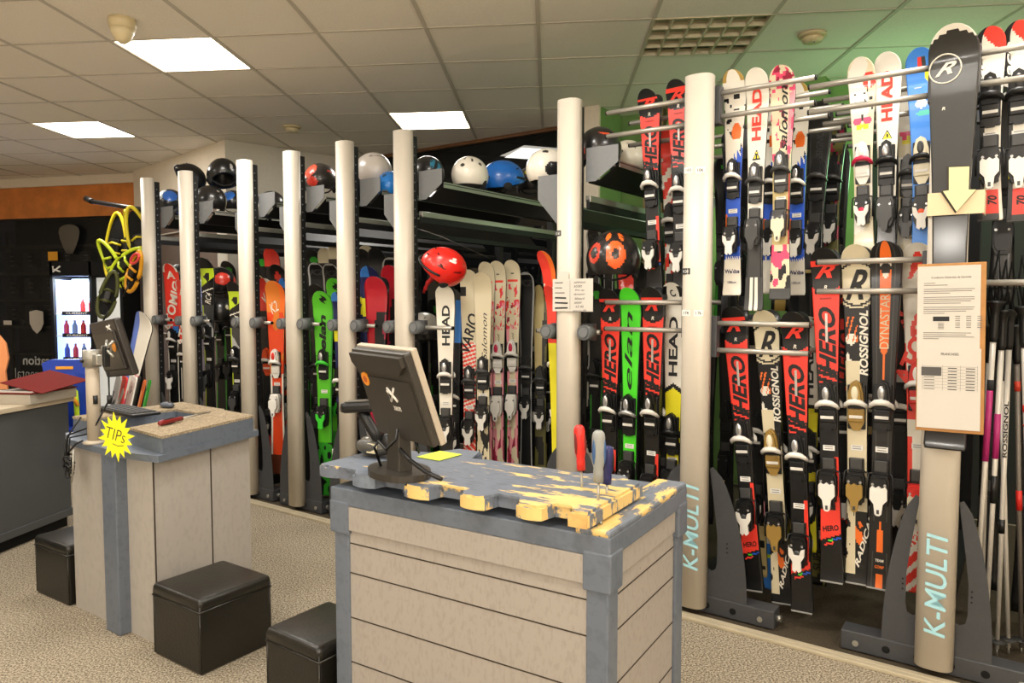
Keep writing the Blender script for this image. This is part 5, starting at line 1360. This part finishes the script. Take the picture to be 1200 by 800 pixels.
helmet('silver helmet resting behind the bumper under the red hanging helmet', at_w(497, 386, .30), 30, 'silver', two((176, 172, 162), BK_, 78), sc=1.0)
p = hu(527, 356, -2.86); 
DES['blueplain'] = (lambda u, s: 'gry' if s < .05 else ('sky' if s < .25 else 'blk'), [])
aisle('ski with a bright blue front behind the white lettered ski', 'blueplain', (530, 338), -2.91, 1.45, .14, yaw=30, detail=1, ft=.5, fh=.7)
# helmets on the trays
S = 1.08
helmet('white helmet on the tray beyond the workbench monitor, left of the blue one', hu(551, 206, -2.86), -20, 'white1', multi(WH_, [((60, 56, 50), -34, 52, 5, 7), ((60, 56, 50), 0, 44, 4, 8), ((60, 56, 50), 34, 52, 5, 7), ((60, 56, 50), 0, 72, 8, 5), ((60, 56, 50), 62, 62, 5, 6)]), sc=S)
helmet('shiny blue helmet on the tray right of the white one', hu(590, 210, -2.84), -70, 'blue1', multi((30, 106, 196), [(BK_, -70, 78, 34, 22), ((210, 220, 230), -20, 40, 12, 3)]), sc=1.12)
helmet('black and yellow helmet on the tray right of the blue one', hu(622, 214, -2.82), 10, 'yelblk', multi(BK_, [((206, 190, 30), 0, 62, 40, 18), ((206, 190, 30), 60, 80, 20, 16)]), sc=1.0)
helmet('black helmet with blue round print on the tray end above the red helmet', at_w(501, 204, .29), 10, 'cyan', emblem(BK_, (40, 120, 150), 20, 72, 24, 20), sc=1.0)
helmet('white helmet with a dark ear pad on the tray left of the note post', at_w(643, 200, .29), -35, 'white2', multi(WH_, [(BK_, 60, 96, 26, 20), ((50, 50, 50), 30, 46, 12, 7), ((232, 226, 212), 32, 47, 5, 3), ((50, 50, 50), -20, 44, 5, 8), ((50, 50, 50), -45, 62, 4, 7)]), sc=1.08)
helmet('black helmet with a red emblem on the tray right of the note post', at_w(703, 176, .29), -15, 'blkred', multi((30, 28, 28), [((224, 70, 44), -70, 64, 22, 20), ((224, 70, 44), -40, 98, 18, 12), ((190, 70, 40), 40, 62, 24, 4)]), sc=1.08)
helmet('white helmet with dark slots on the tray behind the black and red one', at_w(734, 188, .62), 30, 'white3', multi((224, 216, 196), [((50, 50, 46), 20, 45, 14, 4), ((50, 50, 46), 60, 60, 14, 4), ((50, 50, 46), -10, 66, 4, 5)]), sc=1.0)
helmet('silver-white helmet on the tray between the fourth and fifth tall posts from the right bench', at_w(437, 202, .29), 20, 'silver2', multi((188, 180, 172), [((230, 230, 230), 60, 66, 24, 18), ((130, 124, 118), 0, 52, 40, 2)]), sc=1.16)
helmet('bright blue helmet on the tray just left of the post behind the monitor', at_w(459, 219, .25), -20, 'blue2', multi((34, 126, 214), [((30, 60, 90), -10, 60, 10, 6)]), sc=.90)
helmet('black helmet with a red emblem on the tray between orange and green ski posts', at_w(376, 212, .29), -10, 'blkred2', multi((44, 40, 38), [((226, 84, 60), -38, 62, 34, 26), ((210, 60, 44), -20, 100, 22, 14), ((200, 60, 44), 48, 66, 12, 4)]), sc=1.10)
helmet('black helmet on the tray right of the post beside the orange skis', at_w(318, 240, .55), 20, 'black1', solid((30, 28, 27)), sc=1.0)
helmet('black helmet with a pale buckle on the tray, second gap from the left', at_w(246, 236, .29), 20, 'black2', multi((28, 26, 25), [((200, 190, 150), 50, 90, 5, 14), ((120, 116, 110), 10, 62, 8, 4)]), sc=1.18)
helmet('blue and black helmet at the far end of the tray, second gap from the left', at_w(273, 238, .66), 0, 'blue3', multi(BK_, [((60, 120, 210), -30, 62, 40, 26)]), sc=1.0)
helmet('blue, white and black helmet on the tray in the leftmost gap', at_w(200, 238, .29), -10, 'blue4', multi((40, 42, 46), [((56, 110, 200), 10, 66, 34, 24), ((214, 222, 226), -40, 56, 30, 30)]), sc=1.08)
helmet('dark helmet with a blue round print on the tray edge of the leftmost gap', at_w(214, 253, .29), -10, 'blue5', emblem((30, 32, 40), (50, 96, 190), 10, 80, 24, 18), sc=.78)
helmet('black helmet with a cream front on the tray right of the third post', at_w(303, 247, .29), 10, 'crm1', two((30, 28, 28), (206, 198, 180), 74), sc=1.0)
helmet('black glossy helmet piled on top, left of two, above the second gap', at_w(222, 208, .3), 60, 'black3', solid((22, 22, 23)), tilt=(30, 40), sc=1.05)
helmet('black glossy helmet piled on top, right of two, with a dangling strap', at_w(261, 206, .46), 10, 'black4', multi((22, 22, 23), [((180, 176, 170), 20, 96, 5, 10)]), tilt=(-30, 0), sc=1.2)
# lower helmets in the second gap
helmet('black helmet with a red round emblem hanging between the black and yellow skis', at_w(257, 331, .42), 20, 'blkred3', multi((30, 28, 27), [((214, 60, 44), -14, 78, 30, 20), ((226, 70, 50), 60, 84, 26, 16)]), sc=1.2)
helmet('black helmet with a pale square badge below the red-emblem helmet', at_w(256, 365, .34), 15, 'blk5', multi((34, 33, 31), [((190, 184, 150), 16, 76, 7, 7)]), sc=1.15)
# bag with orange emblem in the middle bay
p = at_w(719, 304, .14)
helmet('large black helmet bag with orange oval emblems hanging right of the note post', p, -6, 'bag', multi((30, 28, 28), [((30, 28, 28), 12, 84, 7, 9), ((236, 96, 40), 12, 84, 21, 24), ((30, 28, 28), -38, 80, 10, 11), ((206, 60, 40), -38, 80, 17, 19), ((236, 110, 40), -8, 46, 7, 14), ((236, 110, 40), 30, 46, 7, 14)]), sc=1.3, name='helmet_bag')
ski('black round-tipped ski, left of two above the helmet bag', 'k2dark', (697, 268), 1.0, .95, .10, yaw=10, detail=1, ft=None); ski('black round-tipped ski leaning right above the helmet bag', 'k2dark', (714, 268), 1.0, .97, .10, yaw=-10, detail=1, ft=None)
# ------------------------------------------------------------------ dark rows deep in the racks
DK = ['black', 'k2dark', 'blacktan', 'rossidark', 'brown', 'blackgreen']
rnd = random.Random(11)
def deep(lab, grp, us, ws, ztip, L, wd=.12, ft=.44, fh=.66, yaw=0):
    for w_ in ws:
        for u_ in us:
            uu = u_ + rnd.uniform(-.02, .02)
            top = uw(uu, w_ + rnd.uniform(-.02, .02), ztip + rnd.uniform(-.06, .05)); LL = L + rnd.uniform(-.1, .05)
            make_ski(lab, rnd.choice(DK), ski_frame(top, top - Vector((0, 0, LL)), yaw + rnd.uniform(-6, 6)), LL, wd, ft, fh, detail=0, group=grp, toe=('blk', 'blk', 'gry'), heel=('blk', 'gry', 'gry', 'p'))
deep('dark ski in the upper deep rows of the rightmost open bay', 'dark skis deep in the right bay, upper rows', [-.90, -.76, -.30, -.17], (.80, 1.15, 1.5), 2.52, 1.1)
deep('dark ski in the lower deep rows of the rightmost open bay', 'dark skis deep in the right bay, lower rows', [-.92, -.78, -.64, -.48, -.33, -.19], (.74, 1.06), 1.34, 1.22)
deep('dark ski in the deep rows behind the poles at the right edge', 'dark skis behind the ski poles', [.12, .27, .42, .57], (.58, .86), 1.40, 1.25)
deep('dark ski in the upper deep rows at the right edge', 'dark skis behind the red and white pair', [.12, .27, .42, .57], (.56, .88), 2.50, 1.0)
deep('dark ski in the deep rows between the note post and the lettered post', 'dark skis deep in the middle bay, lower rows', [-1.60, -1.46, -1.33, -1.20], (.85, 1.2), 1.36, 1.25)
deep('dark ski in the upper deep rows beside the lettered post', 'dark skis deep in the middle bay, upper rows', [-1.36, -1.20], (.8, 1.1), 2.48, 1.1)
for uu, nm in ((-5.79, 'first'), (-5.08, 'second'), (-4.40, 'third'), (-3.84, 'fourth'), (-3.29, 'fifth')):
    deep('dark ski in the deep rows of the %s bay from the left' % nm, 'dark skis deep in the %s bay from the left' % nm, [uu - .09, uu + .07], (.90, 1.35), 1.62, 1.5, .13, yaw=20)
deep('dark ski in the far rows of the open aisle', 'dark skis at the end of the aisle', [-2.84, -2.72], (1.5, 1.65), 1.78, 1.6, yaw=24)
deep('dark ski on the left flank of the note post rack', 'dark skis along the aisle side of the note post rack', [-2.12], (.7, .9, 1.1, 1.3, 1.5), 1.7, 1.55, yaw=-30)
deep('dark ski closing the far end of the aisle', 'dark skis across the far end of the aisle', [-2.62, -2.48, -2.34, -2.2], (1.75, 2.0), 1.85, 1.75, .10)
# ------------------------------------------------------------------ ski poles at the right edge
ALUP = mat('pole_silver', (210, 204, 194), .35, .2)
def pole(label, top, bot, w, shaft, accent=None, txt=None, basket=True):
    a = at_w(*top, w); b = at_w(*bot, w); z = (a - b).normalized(); L = (a - b).length
    M = ski_frame(a, b)
    t = thing('ski_pole', label, 'ski pole', M=M, group='ski poles hanging at the right edge')
    mb = MB(); mb.cyl((0, 0, .03), (0, 0, L - .1), .0085, shaft, 10, r2=.0115); mb.build('shaft', t)
    mb = MB(); mb.lathe([(.013, L - .17), (.016, L - .15), (.0155, L - .06), (.019, L - .03), (.034, L - .012), (.036, L - .004), (.02, L)], (0, 0, 0), BLACK, 14); mb.build('grip', t)
    mb = MB(); mb.cyl((0, 0, 0), (0, 0, .035), .004, LTSTEEL, 8); mb.build('tip', t)
    if basket: mb = MB(); mb.lathe([(.012, .072), (.034, .066), (.036, .062), (.012, .058)], (0, 0, 0), mat('basket_grey', (46, 46, 44), .5), 18); mb.build('basket', t)
    mb = MB(); mb.tube([(0, 0, L - .01), (.012, -.02, L + .08), (.0, -.02, L + .2), (-.012, -.01, L + .1), (0, 0, L - .01)], .005, BLACKM, 5); mb.build('wrist_strap', t)
    if accent:
        for (f0, f1, m) in accent: mb = MB(); mb.cyl((0, 0, L * f0), (0, 0, L * f1), .0122, m, 10); mb.build('colour_band', t)
    if txt: lettering(t, [(txt[0], (0, -.0125, L * txt[1]), L * txt[2], .016, (0, 0, 1), (-1, 0, 0), INK, .02, 0)], 'lettering')
MAG = mat('magenta_print', (176, 40, 110), .4)
pole('silver ski pole with magenta band, nearest the clipboard', (1167, 352), (1140, 762), .18, ALUP, [(.55, .75, MAG), (.75, .78, INK)])
pole('silver ski pole with a long magenta band, second from the clipboard', (1176, 362), (1154, 762), .23, ALUP, [(.57, .70, MAG), (.44, .52, BLACK)])
pole('silver ski pole with upright black lettering, third from the clipboard', (1184, 362), (1168, 768), .30, ALUP, [(.36, .40, BLACK)], ('ROSSIGNOL', .66, .16))
pole('plain silver ski pole crossing behind the lettered pole', (1172, 400), (1182, 766), .38, ALUP)
pole('dark silver ski pole with red rings near the right edge', (1191, 380), (1197, 766), .43, mat('pole_dark', (120, 112, 104), .4, .3), [(.44, .50, RED), (.80, .83, mat('red_band', (200, 60, 40), .4))])
pole('silver ski pole with red marks, cut by the right edge', (1199, 358), (1210, 770), .19, ALUP, [(.7, .72, RED), (.66, .665, RED)])
pole('silver ski pole seen behind the first two poles', (1160, 380), (1149, 758), .45, ALUP)
# ------------------------------------------------------------------ clipboard, arrow and tape on the rightmost post
cw = -.125
TLc, TRc, BRc, BLc = (at_w(1077, 309, cw), at_w(1158, 307, cw), at_w(1151, 509, cw), at_w(1071, 504, cw))
ctr = (TLc + TRc + BRc + BLc) / 4
xd = ((TRc - TLc) + (BRc - BLc)).normalized(); zd = ((TLc - BLc) + (TRc - BRc)).normalized(); zd = (zd - xd * zd.dot(xd)).normalized(); yd = zd.cross(xd)
M = Matrix((xd, yd, zd)).transposed().to_4x4(); M.translation = ctr
cwid = ((TRc - TLc).length + (BRc - BLc).length) / 2; chei = ((TLc - BLc).length + (TRc - BRc).length) / 2
t = thing('clipboard', 'brown hardboard clipboard with two printed sheets, hung on the rightmost post', 'clipboard', M=M)
mb = MB(); mb.box((0, .006, 0), (cwid, .006, chei), mat('hardboard_brown', (176, 124, 66), .6, noise=(20, .1)), .002); mb.build('board', t)
mb = MB(); mb.box((-.008, 0.0015, chei * .21), (cwid * .92, .002, chei * .55), PAPER); s1 = mb.build('sheet', t)
mb = MB(); mb.box((-.004, -.001, -chei * .24), (cwid * .93, .002, chei * .48), PAPER); s2 = mb.build('sheet', t)
mb = MB(); zt_ = chei * .43
x0 = -cwid * .40
rnd = random.Random(2)
zz = zt_ - .03
for ln in (.22, .45, 0, .95, .9, .5, 0, .95, .95, .88, .7, 0, .95, .93, .8, .4):
    if ln: mb.box((x0 + cwid * .78 * ln / 2, 0, zz), (cwid * .78 * ln, .0006, .0022), GREYINK)
    zz -= .0078
mb.box((x0 + .06, 0, zz - .014), (.055, .0006, .018), INK)
for c_ in range(3):
    for r_ in range(6): mb.box((x0 + .115 + c_ * .036, 0, zz - .004 - r_ * .0085), (.016, .0006, .0025), GREYINK)
for r_ in range(5): mb.box((x0 + .06, 0, zz - .032 - r_ * .005), (.02, .0006, .002), GREYINK)
zz -= .068
for ln in (.9, .8, .95, .3): mb.box((x0 + cwid * .78 * ln / 2, 0, zz), (cwid * .78 * ln, .0006, .0022), GREYINK); zz -= .0078
mb.build('printed_lines', s1)
lettering(s1, [('Conditions Générales de Garantie', (0, .0001, zt_ - .008), cwid * .58, .008, (1, 0, 0), (0, 0, 1), INK, .0, 0)], 'heading')
mb = MB(); zb = -.02
z0_ = -chei * .10
for r_ in range(8):
    zz = z0_ - .012 - r_ * .0118
    mb.box((0, -.0022, zz + .006), (cwid * .80, .0004, .0008), GREYINK)
    for c_, wd_ in ((-.30, .036), (.04, .03), (.30, .03)): mb.box((c_ * cwid, -.0023, zz), (wd_, .0005, .003), INK if c_ > 0 else GREYINK)
mb.box((-.27 * cwid, -.0024, z0_ - .026), (cwid * .3, .0006, .034), mat('grey_block', (84, 82, 80), .8))
for c_ in (-.43, -.11, .17, .43): mb.box((c_ * cwid * .93, -.0022, z0_ - .05), (.0008, .0004, .10), GREYINK)
mb.build('printed_table', s2)
lettering(s2, [('FRANCHISES', (0, -.0024, -chei * .035), cwid * .26, .010, (1, 0, 0), (0, 0, 1), INK, .01, 0)], 'heading')
# tape band and arrow
a = at_w(1098, 226, -.118); b = at_w(1142, 250, -.118); 
tp = thing('paper_tape', 'pale paper tape band holding the tall black ski to the rightmost post', 'tape', (a + b) / 2, RZ)
wT = (U.dot(b - a)); hT = abs(a.z - b.z)
mb = MB(); mb.box((0, -.001, 0), (wT + .062, .002, hT), mat('masking_tape', (224, 204, 166), .7)); 
for s in (-1, 1): mb.box((s * (wT / 2 + .030), .05, 0), (.002, .10, hT), MATS['masking_tape'])
mb.build('band', tp)
c = at_w(1121, 221, -.128)
t = thing('arrow_sign', 'cream paper arrow pointing down, stuck over the tape on the tall black ski', 'arrow sign', c, RZ)
def ap(px, py): q = at_w(px, py, -.128); return ((q - c).dot(U), q.z - c.z)
poly = [ap(*q) for q in ((1112, 196), (1136, 195), (1135, 222), (1144, 222), (1121, 248), (1105, 224), (1112, 223))]
mb = MB(); mb.prism(poly, -.001, .001, mat('cream_paper', (232, 224, 168), .75)); mb.build('arrow', t)
cx = sum(x for x, y in poly) / 7; cz = sum(y for x, y in poly) / 7
mb = MB(); mb.prism([(cx + (x - cx) * 1.10 - .004, cz + (y - cz) * 1.06) for x, y in poly], .0015, .004, mat('dark_card', (56, 50, 40), .8)); mb.build('backing', t)
# ------------------------------------------------------------------ yellow snowshoes at the far left
YEL = mat('bright_yellow_frame', (232, 212, 40), .4); LIMEF = mat('lime_yellow_frame', (206, 226, 40), .4)
pbar0 = at_w(108, 236, .25); pbar1 = at_w(170, 246, .25)
t = thing('hanging_bar', 'black horizontal bar carrying yellow snowshoes at the far left', 'bar', pbar1, 0)
mb = MB(); mb.cyl((0, 0, 0), pbar0 - pbar1, .022, BLACK, 10); mb.cyl((pbar0 - pbar1), (pbar0 - pbar1) * 1.12 + Vector((0, 0, .02)), .03, BLACK, 10); mb.build('rod', t)
pp_ = uw(-6.30, .25, 0); mb = MB(); mb.cyl((0, 0, .03) , (0, 0, -pbar1.z), .02, BLACK, 10); mb.build('upright', t)
def snowshoe(label, px, py, w, L, wd, m, rot, tilt=0, spin=0):
    p = at_w(px, py, w)
    M = Matrix.Translation(p) @ Matrix.Rotation(RZ + math.radians(spin), 4, 'Z') @ Matrix.Rotation(math.radians(rot), 4, 'Y') @ Matrix.Rotation(math.radians(tilt), 4, 'X')
    t = thing('snowshoe', label, 'snowshoe', M=M, group='yellow snowshoes at the far left')
    pts = []
    for k in range(28):
        a_ = 2 * PI * k / 28
        pts.append((wd / 2 * math.sin(a_) * (1 - .22 * math.cos(a_)), -.02 * math.cos(a_) ** 2 * (math.cos(a_) > 0), L / 2 * -math.cos(a_) * -1))
    mb = MB(); mb.tube(pts, .017, m, 8, True); mb.build('frame', t)
    mb = MB(); mb.prism([(x * .9, z * .9) for x, y, z in pts], -.004, .006, BLACKM); mb.build('deck', t)
    mb = MB(); mb.box((0, -.02, -.02), (wd * .45, .035, L * .30), BLACK, .012); mb.tube([(-wd * .3, -.02, .03), (0, -.06, .05), (wd * .3, -.02, .03)], .012, m, 6); mb.tube([(-wd * .3, -.02, -.06), (0, -.06, -.05), (wd * .3, -.02, -.06)], .012, m, 6); mb.build('binding', t)
    mb = MB(); mb.tube([(wd * .2, -.03, -.1), (wd * .35, -.05, -L * .35), (wd * .2, -.04, -L * .6)], .008, BLACK, 6); mb.build('strap', t)
snowshoe('yellow and black snowshoe in the upper hanging bunch, left one', 136, 290, .42, .72, .26, YEL, 8, 0, 20)
snowshoe('yellow and black snowshoe in the upper hanging bunch, middle one', 151, 288, .31, .70, .24, YEL, -6, 0, -20)
snowshoe('yellow and black snowshoe in the upper hanging bunch, against the first post', 165, 284, .20, .68, .22, YEL, -14, 0, 40)
snowshoe('lime yellow snowshoe tilted in the lower bunch, leftmost', 131, 308, .10, .50, .20, LIMEF, -28, 10, 0)
snowshoe('lime yellow snowshoe lying across the lower bunch', 149, 309, .0, .46, .18, LIMEF, 58, 0, 15)
snowshoe('small dark snowshoe with lime edge hanging lowest', 127, 345, -.20, .42, .13, mat('dark_olive_frame', (70, 74, 30), .5), 16, 0, 50)
snowshoe('orange-yellow snowshoe in the lower bunch nearest the first post', 158, 318, -.14, .42, .17, mat('amber_frame', (226, 160, 34), .4), 40, 0, 0)
t = thing('looped_strap', 'red looped strap among the yellow snowshoes beside the first post', 'strap', at_w(158, 303, -.22), RZ)
mb = MB(); mb.tube([(.07 * math.cos(2 * PI * k / 20), 0, .035 * math.sin(2 * PI * k / 20) + .02 * math.cos(2 * PI * k / 20)) for k in range(20)], .011, mat('coral_red', (226, 70, 70), .4), 8, True); mb.build('loop', t)
# ------------------------------------------------------------------ drinks fridge
Yf = 9.15
x0, x1, zf = -5.81, -4.90, 2.04
t = thing('drinks_fridge', 'tall black drinks fridge with a glowing glass door and white logo on its header', 'fridge', ((x0 + x1) / 2, Yf, 0), 0)
wF = x1 - x0; xm = -5.30 - (x0 + x1) / 2
mb = MB()
mb.box((0, .42, zf / 2), (wF, .04, zf), BLACKM); 
for x in (-wF / 2 + .02, xm, wF / 2 - .015): mb.box((x, .21, zf / 2), (.04, .44, zf), BLACKM, .004)
mb.box((0, .21, zf - .09), (wF, .44, .18), BLACKM, .006); mb.box((0, .21, .08), (wF, .44, .16), BLACKM, .006)
mb.build('cabinet', t)
def glow(name, col, e):
    return mat(name, col, .5, emit=e)
xl = (-wF / 2 + .04 + xm - .02) / 2; wl = xm - .02 + wF / 2 - .04
mb = MB(); mb.box((xl, .39, 1.0), (wl, .01, 1.66), glow('fridge_light_panel', (206, 222, 255), 2.6)); mb.build('light_panel', t)
for k, z in enumerate((.45, .80, 1.10, 1.38)):
    mb = MB(); mb.box((xl, .2, z), (wl, .34, .012), WHITE); mb.build('shelf', t)
    if k in (0, 1, 2, 3): 
        mb = MB(); mb.box((xl + .03, .03, z + .01), (wl * .8, .004, .05), BLACK); mb.build('price_rail', t)
        lettering(t, [('CURRENT', (xl + .04, .027, z + .01), wl * .6, .025, (1, 0, 0), (0, 0, 1), WHITE, .01, 0)], 'lettering')
mb = MB(); mb.box((-wF / 2 + .046, .21, 1.0), (.008, .34, 1.62), glow('fridge_liner_glow', (150, 180, 245), 1.6)); mb.build('glowing_liner', t)  # inner side wall liner made to glow so the cabinet looks lit
xr = (xm + .02 + wF / 2 - .03) / 2; wr = wF / 2 - .03 - xm - .02
mb = MB(); mb.box((xr, .10, 1.0), (wr, .012, 1.68), glow('frosted_panel', (206, 206, 200), .45)); mb.box((xr, .094, 1.28), (wr, .004, .02), WHITE); mb.build('frosted_door', t)
mb = MB(); mb.tube([(-wF / 2 + .05, -.012, zf - .06), (-wF / 2 + .05, -.012, zf - .13), (-wF / 2 + .14, -.012, zf - .06)], .011, WHITE, 6); mb.tube([(-wF / 2 + .05, -.012, zf - .095), (-wF / 2 + .14, -.012, zf - .13)], .011, WHITE, 6); mb.build('logo', t)
cans = [((196, 40, 40), 'red drink bottle'), ((70, 90, 190), 'blue drink bottle'), ((200, 60, 90), 'pink drink bottle'), ((120, 150, 210), 'pale blue drink bottle')]
rows_ = ['bottom', 'second', 'third', 'top']
for k, z in enumerate((.456, .806, 1.106, 1.386)):
    for j in range(4):
        col, nm = cans[(k + j) % 4] if k < 3 else cans[0]
        if k == 3 and j < 2: continue
        lab = '%s on the %s shelf of the fridge, %s' % (nm, rows_[k], ('at the left', 'left of centre', 'right of centre', 'at the right')[j])
        c = Vector(((x0 + x1) / 2 + xl - wl * .36 + wl * .24 * j, Yf + .14, z + .003))
        b_ = thing('drink_bottle', lab, 'bottle', c, 0, 'bottles in the fridge')
        mb = MB(); mb.lathe([(.03, 0), (.032, .01), (.032, .12), (.014, .16), (.014, .18)], (0, 0, 0), mat('drink_%d_%d_%d' % col, col, .3), 14); mb.build('body', b_); mb = MB(); mb.cyl((0, 0, .18), (0, 0, .195), .015, WHITE, 10); mb.build('cap', b_)
# ------------------------------------------------------------------ window stickers, reflection shape, shelf beyond the glass
def far_pt(px, py, off=-.02):
    n = Vector((-dF.y, dF.x, 0)); d_ = ray(px, py); q = F0 + n * off; return CAMP + d_ * ((q - CAMP).dot(n) / d_.dot(n))
FRZ = aF
def flat(name, label, cat, px, py, poly, m, th=.003):
    t = thing(name, label, cat, far_pt(px, py), FRZ); mb = MB(); mb.prism(poly, -th, 0, m); mb.build('face', t); return t
sc_ = 10.0 / 850
flat('shield_sticker', 'pale shield-shaped sticker on the dark left window', 'sticker', 43, 377, [(x * sc_, z * sc_) for x, z in ((-10, 12), (0, 14), (10, 12), (10, -2), (6, -9), (0, -14), (-6, -9), (-10, -2))], mat('pale_grey_sticker', (196, 190, 180), .6))
flat('small_sticker', 'small pale rectangular sticker at the left edge of the dark window', 'sticker', 9, 378, [(-.07, -.03), (.07, -.03), (.07, .03), (-.07, .03)], MATS['pale_grey_sticker'])
flat('yellow_sign', 'small yellow square sign on the dark window above the fridge', 'sign', 62, 300, [(-.08, -.06), (.08, -.06), (.08, .06), (-.08, .06)], mat('amber_sign', (226, 160, 40), .5))
p = far_pt(45, 428); t = thing('window_lettering', 'mirror-reversed grey shop lettering on the dark left window', 'lettering', p, FRZ)
LG = mat('grey_vinyl', (176, 178, 174), .6)
lettering(t, [('location', (.05, -.004, .07), .62, .13, (-1, 0, 0), (0, 0, 1), LG, .02, 0)], 'bold_word'); lettering(t, [('rent', (.22, -.004, -.13), .26, .11, (-1, 0, 0), (0, 0, 1), LG, -.012, 0)], 'thin_word'); lettering(t, [('rental', (-.2, -.004, -.115), .40, .14, (-1, 0, 0), (0, 0, 1), LG, -.012, 0)], 'thin_word')
p = far_pt(81, 278, -.03); t = thing('window_reflection', 'grey rounded tapering reflection, built as a solid, on the dark left window above the fridge', 'reflection', p, 0)
mb = MB(); mb.lathe([(.05, -.22), (.10, -.14), (.155, -.02), (.175, .07), (.155, .13), (.09, .165), (.02, .175)], (0, 0, 0), mat('reflection_grey', (92, 86, 76), .7, bump=(60, .5)), 24, Matrix.Rotation(aF, 4, 'Z') @ Matrix.Diagonal((1, .12, 1, 1))); mb.build('body', t)  # reflection in the pane, built as a flattened grey shape
p = at_y(-4, 420, 5.6); t = thing('peach_board', 'curved peach-coloured board edge at the far left above the counter', 'board', p, .2)
mb = MB(); mb.prism([(-.3, -.24), (.07, -.24), (.06, -.1), (.085, 0), (.07, .12), (.0, .22), (-.12, .26), (-.3, .26)], -.012, .012, mat('peach_wood', (232, 150, 96), .5, noise=(6, .08))); mb.build('panel', t)
mb = MB(); mb.box((-.15, 0, -.24 - (p.z - .24) / 2), (.05, .03, p.z - .24), BLACK); mb.build('stand', t)
n_ = Vector((-dF.y, dF.x, 0))
bc = F0 + dF * 1.3 + n_ * .75
t = thing('display_shelf', 'dim shelving with goods seen through the dark left window', 'shelf', (bc.x, bc.y, 0), aF)
SHW = mat('dim_shelf_wood', (96, 88, 72), .6)
for z in (.75, 1.15, 1.55, 1.95, 2.35): mb = MB(); mb.box((0, 0, z), (2.2, .35, .03), SHW); mb.build('shelf_board', t)
for x in (-1.1, 0, 1.1): mb = MB(); mb.box((x, .15, 1.3), (.05, .05, 2.6), SHW); mb.build('upright', t)
def boot_mesh():
    mb = MB(); mb.prism([(-.05, 0), (.17, 0), (.18, .05), (.10, .10), (.05, .14), (.045, .30), (-.05, .31), (-.06, .1)], -.05, .05, mat('boot_shell', (70, 70, 74), .35)); me = mesh_only(mb, 'boot_shell'); return me
bmh = boot_mesh(); mb = MB()
for z in (.10, .17, .24): mb.box((.06, -.053, z), (.06, .008, .014), LTSTEEL)
bck = mesh_only(mb, 'buckles')
lv = {0: 'lowest', 1: 'middle', 2: 'top'}
for r_, z in enumerate((1.165, 1.565, 1.965)):
    for j in range(6):
        q = Vector((bc.x, bc.y, z + .006)) + dF * (-.9 + j * .34)
        b_ = thing('ski_boot', 'dim grey ski boot on the %s visible shelf beyond the left window' % lv[r_], 'boot', q, aF + .2, 'boots on the %s shelf beyond the glass' % lv[r_])
        link('boot_shell', bmh, b_); link('buckles', bck, b_)
# ------------------------------------------------------------------ camera, light, view
cd = bpy.data.cameras.new('camera'); cam = bpy.data.objects.new('camera', cd); COL.objects.link(cam)
cam.location = CAMP; cam.rotation_euler = (PI / 2 - PITCH, 0, 0)
cd.sensor_width = 36; cd.sensor_fit = 'HORIZONTAL'; cd.lens = 36 * FPX / 1200; cd.clip_start = 0.05; cd.clip_end = 60
SC.camera = cam
w = bpy.data.worlds.new('world'); SC.world = w; w.use_nodes = True
w.node_tree.nodes['Background'].inputs[0].default_value = (0.02, 0.02, 0.025, 1); w.node_tree.nodes['Background'].inputs[1].default_value = 0.3
def lamp(name, kind, loc, energy, col, size=0.5, rot=(0, 0, 0)):
    d = bpy.data.lights.new(name, kind); d.energy = energy; d.color = col
    if kind == 'AREA': d.size = size
    elif kind == 'POINT': d.shadow_soft_size = size
    o = bpy.data.objects.new(name, d); COL.objects.link(o); o.location = loc; o.rotation_euler = rot
    return o
for (i, j) in LIT:
    c = cell(i + .5, j + .5)
    lamp('panel_light', 'AREA', (c.x, c.y, CEIL - 0.02), 20, (1.0, 0.96, 0.90), 0.58)
p = uw(-1.75, 2.30, 2.1); lamp('green_lamp', 'POINT', p, 4, (0.8, 1.0, 0.7), 0.15)
p = uw(-.45, 2.20, 2.45); lamp('green_lamp', 'POINT', p, 9, (0.42, 1.0, 0.45), 0.15)
p = Vector((-5.55, 9.2, 1.85)); lamp('fridge_lamp', 'AREA', p, 30, (.8, .88, 1.0), .3)
GLB = bpy.data.materials.new('fill_globe_glow'); GLB.use_nodes = True; GLB.node_tree.nodes['Principled BSDF'].inputs['Emission Color'].default_value = (1, .86, .66, 1); GLB.node_tree.nodes['Principled BSDF'].inputs['Emission Strength'].default_value = 6
for k, q in enumerate(((-3.2, -1.6), (-.6, -2.0), (1.6, -1.6))):  # added globes, out of view, to brighten the ceiling
    t = thing('added_fill_globe', 'globe fill lamp added unseen behind the camera to brighten the ceiling', 'lamp', (q[0], q[1], 2.45), 0, 'added fill globes behind the camera')
    mb = MB(); mb.ell((0, 0, 0), (.14, .14, .14), GLB); mb.build('globe', t); mb = MB(); mb.cyl((0, 0, .13), (0, 0, CEIL - 2.45), .008, BLACK, 6); mb.build('cord', t)
    lamp('fill_globe_light', 'POINT', (q[0], q[1], 2.25), 145, (1.0, .94, .86), .14)
SC.view_settings.view_transform = 'Standard'; SC.view_settings.look = 'None'; SC.view_settings.gamma = 1.0
SC.view_settings.use_curve_mapping = False; SC.view_settings.exposure = 0.25
